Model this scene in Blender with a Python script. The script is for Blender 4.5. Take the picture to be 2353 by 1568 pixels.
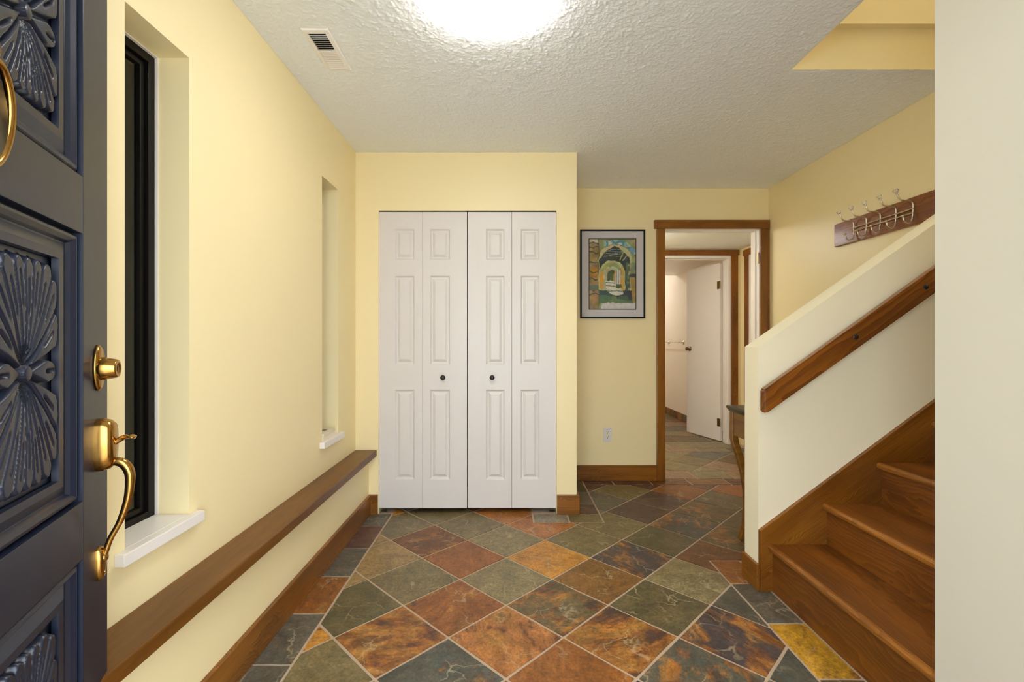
import bpy, bmesh, math, random
from mathutils import Vector, Matrix
random.seed(7)
sc = bpy.context.scene
col = sc.collection
for o in list(bpy.data.objects):
    bpy.data.objects.remove(o)

# ------------------------------------------------------------------ camera, world, exposure
F, CX, CY, HC = 1080.0, 1167.0, 782.0, 1.167      # focal length (px), vanishing point, eye height
camd = bpy.data.cameras.new('camera')
cam = bpy.data.objects.new('camera', camd); col.objects.link(cam)
cam.location = (0, 0, HC); cam.rotation_euler = (math.pi/2, 0, 0)
camd.sensor_fit = 'HORIZONTAL'; camd.sensor_width = 36.0
camd.lens = F*36.0/2353.0
camd.shift_x = (1176.5-CX)/2353.0; camd.shift_y = (CY-784.0)/2353.0
camd.clip_start = 0.02
sc.camera = cam
W = bpy.data.worlds.new('World'); sc.world = W; W.use_nodes = True
WORLD_STRENGTH = 7.0
W.node_tree.nodes['Background'].inputs[0].default_value = (0.87, 0.94, 1.0, 1)
W.node_tree.nodes['Background'].inputs[1].default_value = WORLD_STRENGTH
sc.view_settings.view_transform = 'Standard'; sc.view_settings.look = 'None'
sc.view_settings.gamma = 1.0; sc.view_settings.use_curve_mapping = False
sc.view_settings.exposure = 0.30
sc.cycles.diffuse_bounces = 12; sc.cycles.max_bounces = 16
LAMP_HALL_MAIN, LAMP_UP, LAMP_CORR, LAMP_BATH = 20.0, 52.0, 34.0, 31.0

# ------------------------------------------------------------------ node helpers
def srgb(r, g, b):
    f = lambda c: (c/255/12.92) if c/255 <= 0.04045 else ((c/255+0.055)/1.055)**2.4
    return (f(r), f(g), f(b), 1.0)

class NT:
    def __init__(s, name):
        s.m = bpy.data.materials.new(name); s.m.use_nodes = True
        s.t = s.m.node_tree; s.b = s.t.nodes['Principled BSDF']
    def n(s, kind, **kw):
        nd = s.t.nodes.new(kind)
        for k, v in kw.items():
            if k.startswith('_'):
                setattr(nd, k[1:], v)
            else:
                key = int(k[1:]) if k[0] == 'i' and k[1:].isdigit() else k.replace('__', ' ')
                s.put(nd, key, v)
        return nd
    def put(s, nd, key, v):
        inp = nd.inputs[key]
        if isinstance(v, bpy.types.NodeSocket): s.t.links.new(v, inp)
        else: inp.default_value = v
    def math(s, op, a, b=0.0, c=None):
        nd = s.t.nodes.new('ShaderNodeMath'); nd.operation = op
        s.put(nd, 0, a); s.put(nd, 1, b)
        if c is not None: s.put(nd, 2, c)
        return nd.outputs[0]
    def vmath(s, op, a, b=(0, 0, 0)):
        nd = s.t.nodes.new('ShaderNodeVectorMath'); nd.operation = op
        s.put(nd, 0, a); s.put(nd, 1, b)
        return nd.outputs[0]
    def mix(s, f, a, b, mode='MIX'):
        nd = s.t.nodes.new('ShaderNodeMix'); nd.data_type = 'RGBA'; nd.blend_type = mode
        s.put(nd, 0, f); s.put(nd, 6, a); s.put(nd, 7, b)
        return nd.outputs[2]
    def ramp(s, f, stops, interp='LINEAR'):
        nd = s.t.nodes.new('ShaderNodeValToRGB'); nd.color_ramp.interpolation = interp
        cr = nd.color_ramp
        while len(cr.elements) < len(stops): cr.elements.new(0.5)
        for e, (p, c) in zip(cr.elements, stops):
            e.position = p; e.color = c if len(c) == 4 else (*c, 1)
        s.put(nd, 0, f)
        return nd.outputs[0]
    def noise(s, vec, scale, detail=4.0, rough=0.5, dist=0.0, w=None):
        nd = s.t.nodes.new('ShaderNodeTexNoise')
        if w is not None:
            nd.noise_dimensions = '4D'; s.put(nd, 'W', w)
        s.put(nd, 'Vector', vec); s.put(nd, 'Scale', scale); s.put(nd, 'Detail', detail)
        s.put(nd, 'Roughness', rough); s.put(nd, 'Distortion', dist)
        return nd.outputs[0]
    def bump(s, h, strength, dist):
        nd = s.t.nodes.new('ShaderNodeBump')
        s.put(nd, 'Strength', strength); s.put(nd, 'Distance', dist); s.put(nd, 'Height', h)
        s.t.links.new(nd.outputs[0], s.b.inputs['Normal'])
    def set(s, **kw):
        for k, v in kw.items(): s.put(s.b, k.replace('__', ' '), v)
        return s
def G(v): return (v, v, v, 1)

# ------------------------------------------------------------------ materials
M = {}
def mk_paint(name, c, rough=0.45, bump=0.05):
    t = NT(name)
    p = t.n('ShaderNodeTexCoord').outputs['Object']
    n = t.noise(p, 3.0, 3)
    base = t.mix(t.math('MULTIPLY', n, 0.10), c, tuple(x*0.9 for x in c[:3])+(1,))
    t.set(Base__Color=base, Roughness=rough)
    t.bump(t.noise(p, 220.0, 2), bump, 0.002)
    M[name] = t.m
mk_paint('yellow_paint', srgb(247, 232, 184), 0.42)
mk_paint('white_paint', srgb(238, 234, 230), 0.35)
mk_paint('cream_paint', srgb(248, 240, 224), 0.5)
mk_paint('pale_cream_paint', srgb(208, 204, 188), 0.45)
mk_paint('half_wall_paint', srgb(251, 244, 215), 0.42)
mk_paint('plain_dark', srgb(22, 20, 18), 0.8)

def mk_ceiling():
    t = NT('textured_ceiling')
    p = t.n('ShaderNodeTexCoord').outputs['Object']
    w = t.noise(p, 26.0, 3, 0.55, 0.6)
    v = t.n('ShaderNodeTexVoronoi', _feature='SMOOTH_F1', Vector=p, Scale=130.0)
    v2 = t.noise(p, 150.0, 3, 0.6)
    h = t.math('ADD', t.math('MULTIPLY', t.math('SUBTRACT', 1.0, v.outputs[0]), 0.8), t.math('MULTIPLY', v2, 0.6))
    h = t.math('ADD', h, t.math('MULTIPLY', w, 0.5))
    t.set(Base__Color=srgb(243, 249, 255), Roughness=0.6)
    t.bump(h, 0.35, 0.004)
    M['textured_ceiling'] = t.m
mk_ceiling()

def mk_whitedoor():
    t = NT('moulded_white_door')
    p = t.n('ShaderNodeTexCoord').outputs['Object']
    q = t.n('ShaderNodeMapping', Vector=p, Scale=(260.0, 60.0, 6.0)).outputs[0]
    t.set(Base__Color=srgb(224, 220, 218), Roughness=0.38)
    t.bump(t.noise(q, 1.0, 4, 0.6), 0.25, 0.002)
    M['moulded_white_door'] = t.m
mk_whitedoor()

def mk_wood(name, light, mid, dark, rough=0.34, ring=72.0, coat=0.15, contrast=0.5):
    t = NT(name)
    p = t.n('ShaderNodeTexCoord').outputs['Object']
    rnd = t.n('ShaderNodeObjectInfo').outputs['Random']
    off = t.n('ShaderNodeCombineXYZ', X=t.math('MULTIPLY', rnd, 37.0), Y=t.math('MULTIPLY', rnd, 0.11), Z=t.math('MULTIPLY', rnd, 0.07)).outputs[0]
    p = t.vmath('ADD', p, off)
    lowf = t.n('ShaderNodeMapping', Vector=p, Scale=(2.4, 7.0, 7.0)).outputs[0]
    nd = t.n('ShaderNodeTexNoise', Vector=lowf, Scale=1.0, Detail=3.0)
    warp = t.vmath('MULTIPLY', t.vmath('SUBTRACT', nd.outputs[1], (0.5, 0.5, 0.5)), (0.0, 0.13, 0.13))
    q = t.vmath('ADD', t.vmath('MULTIPLY', p, (0.05, 1.0, 1.0)), warp)
    q = t.vmath('ADD', q, (0.0, 0.035, 0.05))
    wv = t.n('ShaderNodeTexWave', _wave_type='RINGS', _rings_direction='X', _wave_profile='SAW', Vector=q, Scale=ring, Distortion=1.6, Detail=3.0, Detail__Scale=2.0)
    streak = t.noise(t.n('ShaderNodeMapping', Vector=p, Scale=(5.0, 190.0, 190.0)).outputs[0], 1.0, 3, 0.6)
    blot = t.noise(t.n('ShaderNodeMapping', Vector=p, Scale=(2.0, 9.0, 9.0)).outputs[0], 1.0, 3)
    g = t.math('ADD', t.math('MULTIPLY', wv.outputs[1], 0.55*contrast), t.math('MULTIPLY', streak, 0.40))
    g = t.math('ADD', g, t.math('MULTIPLY', t.math('SUBTRACT', blot, 0.5), 0.7))
    c = t.ramp(g, [(0.12, light), (0.42, mid), (0.85, dark)])
    vor = t.n('ShaderNodeTexVoronoi', Vector=t.vmath('MULTIPLY', p, (1.0, 2.2, 2.2)), Scale=2.3)
    knot = t.ramp(vor.outputs[0], [(0.02, (1, 1, 1)), (0.055, (0, 0, 0))])
    c = t.mix(t.math('MULTIPLY', knot, 0.75), c, srgb(45, 20, 8))
    t.set(Base__Color=c, Roughness=rough, Coat__Weight=coat, Coat__Roughness=0.18)
    t.bump(g, 0.12, 0.002)
    M[name] = t.m
mk_wood('stained_fir', srgb(158, 102, 30), srgb(114, 66, 12), srgb(48, 25, 4))
mk_wood('stair_fir', srgb(134, 78, 20), srgb(98, 53, 8), srgb(50, 25, 4), rough=0.40, ring=22.0, contrast=0.4)
mk_wood('nosing_wood', srgb(164, 104, 34), srgb(128, 76, 18), srgb(78, 42, 8), rough=0.34, ring=30.0, contrast=0.35)
mk_wood('ledge_wood', srgb(116, 72, 12), srgb(96, 56, 6), srgb(66, 36, 4), rough=0.42, ring=10.0, coat=0.08, contrast=0.25)
mk_wood('rack_wood', srgb(160, 98, 48), srgb(120, 68, 26), srgb(74, 40, 14), ring=34.0, rough=0.45, contrast=0.5)
mk_wood('table_wood', srgb(140, 96, 30), srgb(108, 66, 18), srgb(64, 36, 12), ring=6.0, rough=0.3, contrast=0.3)
mk_wood('rail_wood', srgb(148, 86, 20), srgb(108, 57, 10), srgb(54, 27, 5), ring=9.0, rough=0.22, coat=0.5, contrast=0.45)

def mk_slate():
    t = NT('slate')
    oi = t.n('ShaderNodeObjectInfo')
    p = t.n('ShaderNodeTexCoord').outputs['Object']
    r = oi.outputs['Random']; W_ = t.math('MULTIPLY', r, 91.0)
    p2 = t.n('ShaderNodeVectorRotate', Vector=p, Angle=t.math('MULTIPLY', r, 6.28)).outputs[0]
    st = t.vmath('MULTIPLY', p2, (1.0, 1.9, 1.0))
    n1 = t.noise(st, 6.5, 9, 0.66, 0.6, W_)
    n2 = t.noise(st, 5.0, 9, 0.68, 0.7, t.math('ADD', W_, 13.0))
    fine = t.noise(p, 90.0, 5, 0.7, 0.0, W_)
    med = t.noise(st, 22.0, 6, 0.65, 0.8, t.math('ADD', W_, 5.0))
    sec = t.ramp(n2, [(0.28, srgb(48, 48, 56)), (0.40, srgb(84, 56, 44)), (0.48, srgb(140, 84, 36)), (0.56, srgb(172, 118, 52)), (0.66, srgb(112, 96, 60)), (0.8, srgb(176, 150, 110))])
    thr = t.math('SUBTRACT', 0.72, t.math('MULTIPLY', oi.outputs['Alpha'], 0.34))
    mask = t.math('MULTIPLY', t.math('SUBTRACT', n1, thr), 11.0)
    mask.node.use_clamp = True
    base = t.mix(t.math('MULTIPLY', t.math('SUBTRACT', n2, 0.35), 1.1), oi.outputs['Color'], t.mix(0.45, oi.outputs['Color'], sec))
    c = t.mix(mask, base, sec)
    c = t.mix(1.0, c, t.ramp(fine, [(0.3, G(0.55)), (0.7, G(1.35))]), 'MULTIPLY')
    c = t.mix(1.0, c, t.ramp(med, [(0.3, G(0.60)), (0.7, G(1.32))]), 'MULTIPLY')
    c = t.mix(1.0, c, t.ramp(t.noise(p, 9.0, 4, 0.55, 0.5, t.math('ADD', W_, 71.0)), [(0.3, G(0.74)), (0.7, G(1.28))]), 'MULTIPLY')
    # thin pale split lines
    dv = t.vmath('ADD', p2, t.vmath('MULTIPLY', t.n('ShaderNodeTexNoise', Vector=p, Scale=7.0, Detail=5.0).outputs[1], (0.28, 0.28, 0.0)))
    ve = t.n('ShaderNodeTexVoronoi', _feature='DISTANCE_TO_EDGE', Vector=dv, Scale=5.0).outputs[0]
    line = t.ramp(ve, [(0.0, G(1)), (0.022, G(0))])
    gate = t.ramp(t.noise(p, 6.0, 2, 0.5, 0.0, t.math('ADD', W_, 31.0)), [(0.47, G(0)), (0.58, G(1))])
    c = t.mix(t.math('MULTIPLY', t.math('MULTIPLY', line, gate), 0.55), c, srgb(190, 175, 140))
    t.set(Base__Color=c, Roughness=t.ramp(med, [(0.2, G(0.30)), (0.8, G(0.52))]), Specular__IOR__Level=0.5)
    hh = t.math('ADD', t.math('MULTIPLY', mask, 0.5), t.math('ADD', t.math('MULTIPLY', med, 0.55), t.math('MULTIPLY', n1, 0.8)))
    t.bump(hh, 0.30, 0.006)
    M['slate'] = t.m
mk_slate()

def mk_simple(name, c, rough=0.4, metal=0.0, bump=None, **kw):
    t = NT(name)
    p = t.n('ShaderNodeTexCoord').outputs['Object']
    n = t.noise(p, 30.0, 3)
    t.set(Base__Color=t.mix(t.math('MULTIPLY', n, 0.25), c, tuple(x*0.75 for x in c[:3])+(1,)), Roughness=rough, Metallic=metal, **kw)
    if bump: t.bump(t.noise(p, bump[0], 4), bump[1], 0.002)
    M[name] = t.m
    return t
mk_simple('grout', srgb(192, 170, 147), 0.85, bump=(140.0, 0.4))
mk_simple('navy_gloss', srgb(24, 31, 50), 0.33, bump=(30.0, 0.12), Specular__IOR__Level=0.55)
mk_simple('brass', srgb(178, 136, 72), 0.20, 1.0)
mk_simple('antique_brass', srgb(130, 105, 66), 0.3, 1.0)
mk_simple('nickel', srgb(222, 214, 196), 0.28, 1.0)
mk_simple('black_iron', srgb(38, 33, 30), 0.32)
mk_simple('bronze_frame', srgb(14, 11, 9), 0.45, Specular__IOR__Level=0.25)
mk_simple('dark_top', srgb(70, 64, 54), 0.25, bump=(60.0, 0.1))
mk_simple('mat_board', srgb(238, 230, 226), 0.9)
mk_simple('black_frame', srgb(14, 13, 13), 0.5, Specular__IOR__Level=0.2)
mk_simple('white_plastic', srgb(228, 226, 228), 0.35)
mk_simple('metal_white', srgb(246, 244, 242), 0.4)
mk_simple('card_cream', srgb(238, 230, 206), 0.6)
mk_simple('concrete', srgb(196, 194, 190), 0.9, bump=(40.0, 0.3))
mk_simple('sky_block_dark', srgb(38, 30, 22), 0.8)  # dark colour of the added sky-blocking enclosure

def mk_glass(name, tint, gl=0.06):
    t = NT(name); nt = t.t
    out = nt.nodes['Material Output']
    tr = t.n('ShaderNodeBsdfTransparent', Color=tint)
    g = t.n('ShaderNodeBsdfGlossy', Roughness=gl)
    fr = t.n('ShaderNodeFresnel', IOR=1.5)
    mx = t.n('ShaderNodeMixShader', i0=fr.outputs[0], i1=tr.outputs[0], i2=g.outputs[0])
    nt.links.new(mx.outputs[0], out.inputs[0])
    M[name] = t.m
mk_glass('window_glass', (0.75, 0.78, 0.75, 1), 0.03)
mk_glass('picture_glass', (0.97, 0.97, 0.97, 1), 0.02)
t = NT('crystal'); t.set(Base__Color=(0.95, 0.95, 0.92, 1), Roughness=0.05, Transmission__Weight=0.85, IOR=1.5); M['crystal'] = t.m
def mk_emit(name, c, s):
    t = NT(name)
    t.set(Base__Color=(0.9, 0.88, 0.84, 1), Roughness=0.3, Emission__Color=c, Emission__Strength=s)
    M[name] = t.m
mk_emit('lamp_main', (1.0, 0.96, 0.90, 1), LAMP_HALL_MAIN)
mk_emit('lamp_up', (0.95, 0.98, 1.0, 1), LAMP_UP)
mk_emit('lamp_corr', (0.95, 0.97, 1.0, 1), LAMP_CORR)
mk_emit('lamp_bath', (1.0, 0.97, 0.94, 1), LAMP_BATH)
t = NT('painted_paper')
t.set(Base__Color=t.n('ShaderNodeAttribute', _attribute_name='paint').outputs['Color'], Roughness=0.8); M['painted_paper'] = t.m

# ------------------------------------------------------------------ object helpers
WM = {}
def wmat(o):
    m = o.matrix_basis.copy()
    if o.parent: m = wmat(o.parent) @ o.matrix_parent_inverse @ m
    return m
def adopt(o, parent):
    if parent is not None:
        o.parent = parent; o.matrix_parent_inverse = wmat(parent).inverted()
    return o
def tag(o, label=None, cat=None, group=None, kind=None):
    for k, v in (('label', label), ('category', cat), ('group', group), ('kind', kind)):
        if v: o[k] = v
    return o
def empty(name, loc, label=None, cat=None, group=None, kind=None, parent=None):
    o = bpy.data.objects.new(name, None); col.objects.link(o); o.location = loc
    o.empty_display_size = 0.05
    adopt(o, parent)
    return tag(o, label, cat, group, kind)
def mesh_obj(name, bm, mat, parent=None, loc=(0, 0, 0), rot=None, smooth=False):
    me = bpy.data.meshes.new(name)
    bmesh.ops.recalc_face_normals(bm, faces=bm.faces)
    bm.to_mesh(me); bm.free()
    if smooth:
        for p in me.polygons: p.use_smooth = True
    me.materials.append(M[mat])
    o = bpy.data.objects.new(name, me); col.objects.link(o)
    o.location = loc
    if rot is not None: o.rotation_euler = rot
    return adopt(o, parent)
def add_box(bm, lo, hi, bev=0.0):
    r = bmesh.ops.create_cube(bm, size=1.0)
    c = [(a+b)/2 for a, b in zip(lo, hi)]; s = [abs(b-a) for a, b in zip(lo, hi)]
    bmesh.ops.scale(bm, vec=s, verts=r['verts'])
    bmesh.ops.translate(bm, vec=c, verts=r['verts'])
    if bev > 0:
        es = list({e for v in r['verts'] for e in v.link_edges})
        bmesh.ops.bevel(bm, geom=es, offset=bev, segments=2, affect='EDGES', profile=0.6)
def boxes(name, lst, mat, parent=None, bev=0.0):
    """one mesh in place (origin at the centre of its bounds)"""
    lo = [min(min(b[0][i], b[1][i]) for b in lst) for i in range(3)]
    hi = [max(max(b[0][i], b[1][i]) for b in lst) for i in range(3)]
    c = [(a+b)/2 for a, b in zip(lo, hi)]
    bm = bmesh.new()
    for a, b in lst:
        add_box(bm, [a[i]-c[i] for i in range(3)], [b[i]-c[i] for i in range(3)], bev)
    return mesh_obj(name, bm, mat, parent, c)
ROT = {'X': (0, 0, 0), 'Y': (0, 0, math.pi/2), 'Z': (0, -math.pi/2, 0)}
def board(name, lo, hi, axis, mat, parent=None, bev=0.003):
    """axis-aligned board whose local X runs along its grain"""
    c = [(a+b)/2 for a, b in zip(lo, hi)]; d = [abs(b-a) for a, b in zip(lo, hi)]
    s = {'X': (d[0], d[1], d[2]), 'Y': (d[1], d[0], d[2]), 'Z': (d[2], d[1], d[0])}[axis]
    bm = bmesh.new()
    add_box(bm, [-x/2 for x in s], [x/2 for x in s], bev)
    return mesh_obj(name, bm, mat, parent, c, ROT[axis])
def prism(name, poly, lo, hi, plane, mat, parent=None, slope=0.0, bev=0.0):
    """poly in plane 'XZ' (extruded along Y) or 'XY' (along Z) or 'YZ' (along X); slope turns the local X axis (XZ only)"""
    cx = sum(p[0] for p in poly)/len(poly); cz = sum(p[1] for p in poly)/len(poly)
    cm = (lo+hi)/2; h = (hi-lo)/2
    bm = bmesh.new(); ca, sa = math.cos(slope), math.sin(slope)
    def v(a, b, e):
        a -= cx; b -= cz
        a, b = a*ca+b*sa, -a*sa+b*ca
        return bm.verts.new({'XZ': (a, e, b), 'XY': (a, b, e), 'YZ': (e, a, b)}[plane])
    f0 = [v(a, b, -h) for a, b in poly]; f1 = [v(a, b, h) for a, b in poly]
    bm.faces.new(f0); bm.faces.new(f1[::-1])
    n = len(poly)
    for i in range(n): bm.faces.new((f0[i], f1[i], f1[(i+1) % n], f0[(i+1) % n]))
    if bev: bmesh.ops.bevel(bm, geom=list(bm.edges), offset=bev, segments=2, affect='EDGES')
    loc = {'XZ': (cx, cm, cz), 'XY': (cx, cz, cm), 'YZ': (cm, cx, cz)}[plane]
    return mesh_obj(name, bm, mat, parent, loc, (0, -slope, 0) if plane == 'XZ' else None)
def add_lathe(bm, prof, mat4=Matrix(), seg=20, squash=(1, 1)):
    """prof: list of (radius, height along +Z)"""
    rings = []
    for r, z in prof:
        if r < 1e-6: rings.append([bm.verts.new(mat4 @ Vector((0, 0, z)))])
        else: rings.append([bm.verts.new(mat4 @ Vector((r*squash[0]*math.cos(2*math.pi*k/seg), r*squash[1]*math.sin(2*math.pi*k/seg), z))) for k in range(seg)])
    for a, b in zip(rings[:-1], rings[1:]):
        for k in range(seg):
            k2 = (k+1) % seg
            if len(a) == 1 and len(b) == 1: continue
            if len(a) == 1: bm.faces.new((a[0], b[k], b[k2]))
            elif len(b) == 1: bm.faces.new((a[k], b[0], a[k2]))
            else: bm.faces.new((a[k], b[k], b[k2], a[k2]))
def add_tube(bm, pts, rad, seg=10, cap=True):
    pts = [Vector(p) for p in pts]; n = len(pts)
    rr = rad if isinstance(rad, (list, tuple)) else [rad]*n
    prev = None; rings = []
    for i, p in enumerate(pts):
        t = (pts[min(i+1, n-1)]-pts[max(i-1, 0)]).normalized()
        if prev is None:
            a = Vector((0, 0, 1)) if abs(t.z) < 0.9 else Vector((1, 0, 0))
            u = t.cross(a).normalized()
        else:
            u = (prev-t*prev.dot(t)).normalized()
        prev = u; w = t.cross(u)
        rx, ry = rr[i] if isinstance(rr[i], tuple) else (rr[i], rr[i])
        rings.append([bm.verts.new(p+u*rx*math.cos(2*math.pi*k/seg)+w*ry*math.sin(2*math.pi*k/seg)) for k in range(seg)])
    for a, b in zip(rings[:-1], rings[1:]):
        for k in range(seg): bm.faces.new((a[k], a[(k+1) % seg], b[(k+1) % seg], b[k]))
    if cap: bm.faces.new(rings[0][::-1]); bm.faces.new(rings[-1])
def spline(pts, n=6):
    """Catmull-Rom through pts"""
    P = [Vector(p) for p in pts]; P = [P[0]*2-P[1]]+P+[P[-1]*2-P[-2]]
    out = []
    for i in range(1, len(P)-2):
        for k in range(n):
            s = k/n; a, b, c, d = P[i-1:i+3]
            out.append(0.5*((2*b)+(c-a)*s+(2*a-5*b+4*c-d)*s*s+(3*b-a-3*c+d)*s**3))
    out.append(P[-2]); return out
def frame_axes(o, x, y, z):
    return Matrix.Translation(o) @ Matrix(((x[0], y[0], z[0]), (x[1], y[1], z[1]), (x[2], y[2], z[2]))).to_4x4()

# pixel -> place on a known surface
def on_y(px, py, Y): return ((px-CX)*Y/F, HC-(py-CY)*Y/F)          # -> X, Z on the plane Y
def on_floor(px, py):
    Y = HC*F/(py-CY); return ((px-CX)*Y/F, Y)

# ------------------------------------------------------------------ main dimensions (metres)
S1, S2 = 342.0, 276.5                     # px per metre at the closet wall and the back wall
YC, YB = F/S1, F/S2                       # 3.158, 3.906
XL = -1.023                               # left wall
XLL = -0.934                              # lower bumped-out wall under the ledge
ZC = 2.430                                # ceiling
XR = 2.166                                # right wall
YK0, YK1 = 2.20, 2.325                    # stair knee wall
XK = 1.172                                # its end; also the entry wall face
YN = 1.290                                # entry wall's far edge (near side of the stairs)
YF = 0.10                                 # inner face of the front wall
CLX0, CLX1, CLZ = -0.868, 0.327, 2.038    # closet opening
RETX = 0.462                              # closet return face
DX0, DX1, DZ = (1527-CX)/S2, (1744-CX)/S2, HC+(CY-527)/S2     # doorway in back wall
YH0, YH1 = 5.25, 5.38                     # far corridor wall
ZH = 2.180                                # corridor ceiling
XHR = 2.600
ZBA = 2.140
STX = 1.322                               # stair opening edge in the ceiling

def wall(name, lst, label, mat='yellow_paint'):
    return tag(boxes(name, lst, mat), label, 'wall', None, 'structure')

# windows in the left wall: (y0, y1)
WZ0, WZ1 = 0.597, 2.073
WY = [(1.255, 1.509), (2.587, 2.833)]
wl = []
ys = [YF-0.14, WY[0][0], WY[0][1], WY[1][0], WY[1][1], YB]
for k in range(5):
    if k % 2 == 0: wl.append(((XL-0.18, ys[k], 0), (XL, ys[k+1], ZC)))
    else:
        wl.append(((XL-0.18, ys[k], 0), (XL, ys[k+1], WZ0)))
        wl.append(((XL-0.18, ys[k], WZ1), (XL, ys[k+1], ZC)))
wall('wall_left', wl, 'long yellow wall with two narrow recessed windows above the wooden ledge')
wall('wall_left_lower', [((XL, YF, 0), (XLL, YC, 0.388))], 'low bumped-out strip of yellow wall under the wooden ledge')
wall('wall_closet', [((XL, YC, 0), (CLX0, YC+0.11, ZC)), ((CLX1, YC, 0), (RETX, YC+0.11, ZC)), ((CLX0, YC, CLZ), (CLX1, YC+0.11, ZC)),
                     ((RETX-0.11, YC+0.11, 0), (RETX, YB, ZC))], 'yellow closet wall around the white bifold doors')
wall('wall_back', [((XL-0.18, YB, 0), (DX0-0.014, YB+0.13, ZC)), ((DX1+0.014, YB, 0), (XR+0.12, YB+0.13, ZC)), ((DX0-0.014, YB, DZ+0.014), (DX1+0.014, YB+0.13, ZC))],
     'yellow back wall with the framed picture and the doorway')
wall('wall_right', [((XR, YK1, 0), (XR+0.12, YB, ZC))], 'yellow side wall carrying the coat hook rail')
wall('wall_front', [((XL, YF-0.14, 0), (-0.60, YF, ZC)), ((0.46, YF-0.14, 0), (XK, YF, ZC)), ((-0.60, YF-0.14, 2.07), (0.46, YF, ZC))],
     'yellow entrance wall around the open front doorway')
wall('wall_entry', [((XK, YF-0.14, 0), (XK+0.13, YN, ZC)), ((XK, YN-0.12, ZC), (XK+0.13, YN, 5.0)), ((XK+0.13, YN-0.12, 0), (4.6, YN, 5.0))],
     'pale cream plain wall beside the foot of the stairs, next to the entrance', 'pale_cream_paint')
# knee wall beside the stairs: sloping top from pixels on its near face
def kz(X): return HC-((798.5-0.70*(CX+X*F/YK0-1742))-CY)*YK0/F
zk = kz(XK)
XK2 = 2.4
tag(prism('wall_stair', [(XK, 0), (4.6, 0), (4.6, ZC-0.002), (XR, ZC-0.002), (XR, zk+0.70*(XR-XK)), (XK, zk)], YK0, YK1, 'XZ', 'half_wall_paint'),
    'sloping pale yellow half wall along the stairs', 'wall', None, 'structure')
wall('wall_stairwell_far', [((STX, YK0-0.004, ZC+0.003), (4.6, YK1, 2.622)), ((STX, YK0-0.040, 2.622), (4.6, YK1, 5.0))], 'yellow wall rising above the stair opening, stepped forward along a line')
wall('wall_stairwell_end', [((4.6, YN-0.12, 0), (4.72, YK1, 5.0))], 'yellow wall at the head of the stairwell')
wall('wall_stairwell_side', [((STX-0.10, YN, ZC+0.26), (STX, YK1, 5.0))], 'upstairs yellow wall over the edge of the stair opening')
# corridor and bathroom
wall('wall_corridor_right', [((XHR, YB+0.13, 0), (XHR+0.1, YH0, ZH)), ((XR+0.12, YB+0.03, 0), (XHR+0.1, YB+0.13, ZH))], 'yellow corridor side wall beyond the doorway')
wall('wall_corridor_left', [((0.5, YB+0.13, 0), (0.6, YH0, ZH))], 'yellow corridor end wall beyond the doorway, out of direct sight')
BX0, BX1 = 1.70, 2.458
BZ = HC+(CY-599)*YH1/F
wall('wall_corridor_far', [((0.5, YH0, 0), (BX0-0.014, YH1, ZH)), ((BX1+0.014, YH0, 0), (XHR+0.1, YH1, ZH)), ((BX0-0.014, YH0, BZ+0.03), (BX1+0.014, YH1, ZH))],
     'yellow corridor wall around the bathroom doorway')
XBR = 2.54
wall('wall_bathroom_right', [((XBR, YH1, 0), (XBR+0.1, 8.6, ZC))], 'cream bathroom wall with the towel bar', 'cream_paint')
wall('wall_bathroom_left', [((0.9, YH1, 0), (1.0, 8.6, ZC))], 'cream bathroom wall out of sight beyond the doorway', 'cream_paint')
wall('wall_bathroom_far', [((0.9, 8.6, 0), (XBR+0.1, 8.7, ZC))], 'cream bathroom end wall', 'cream_paint')

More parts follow.
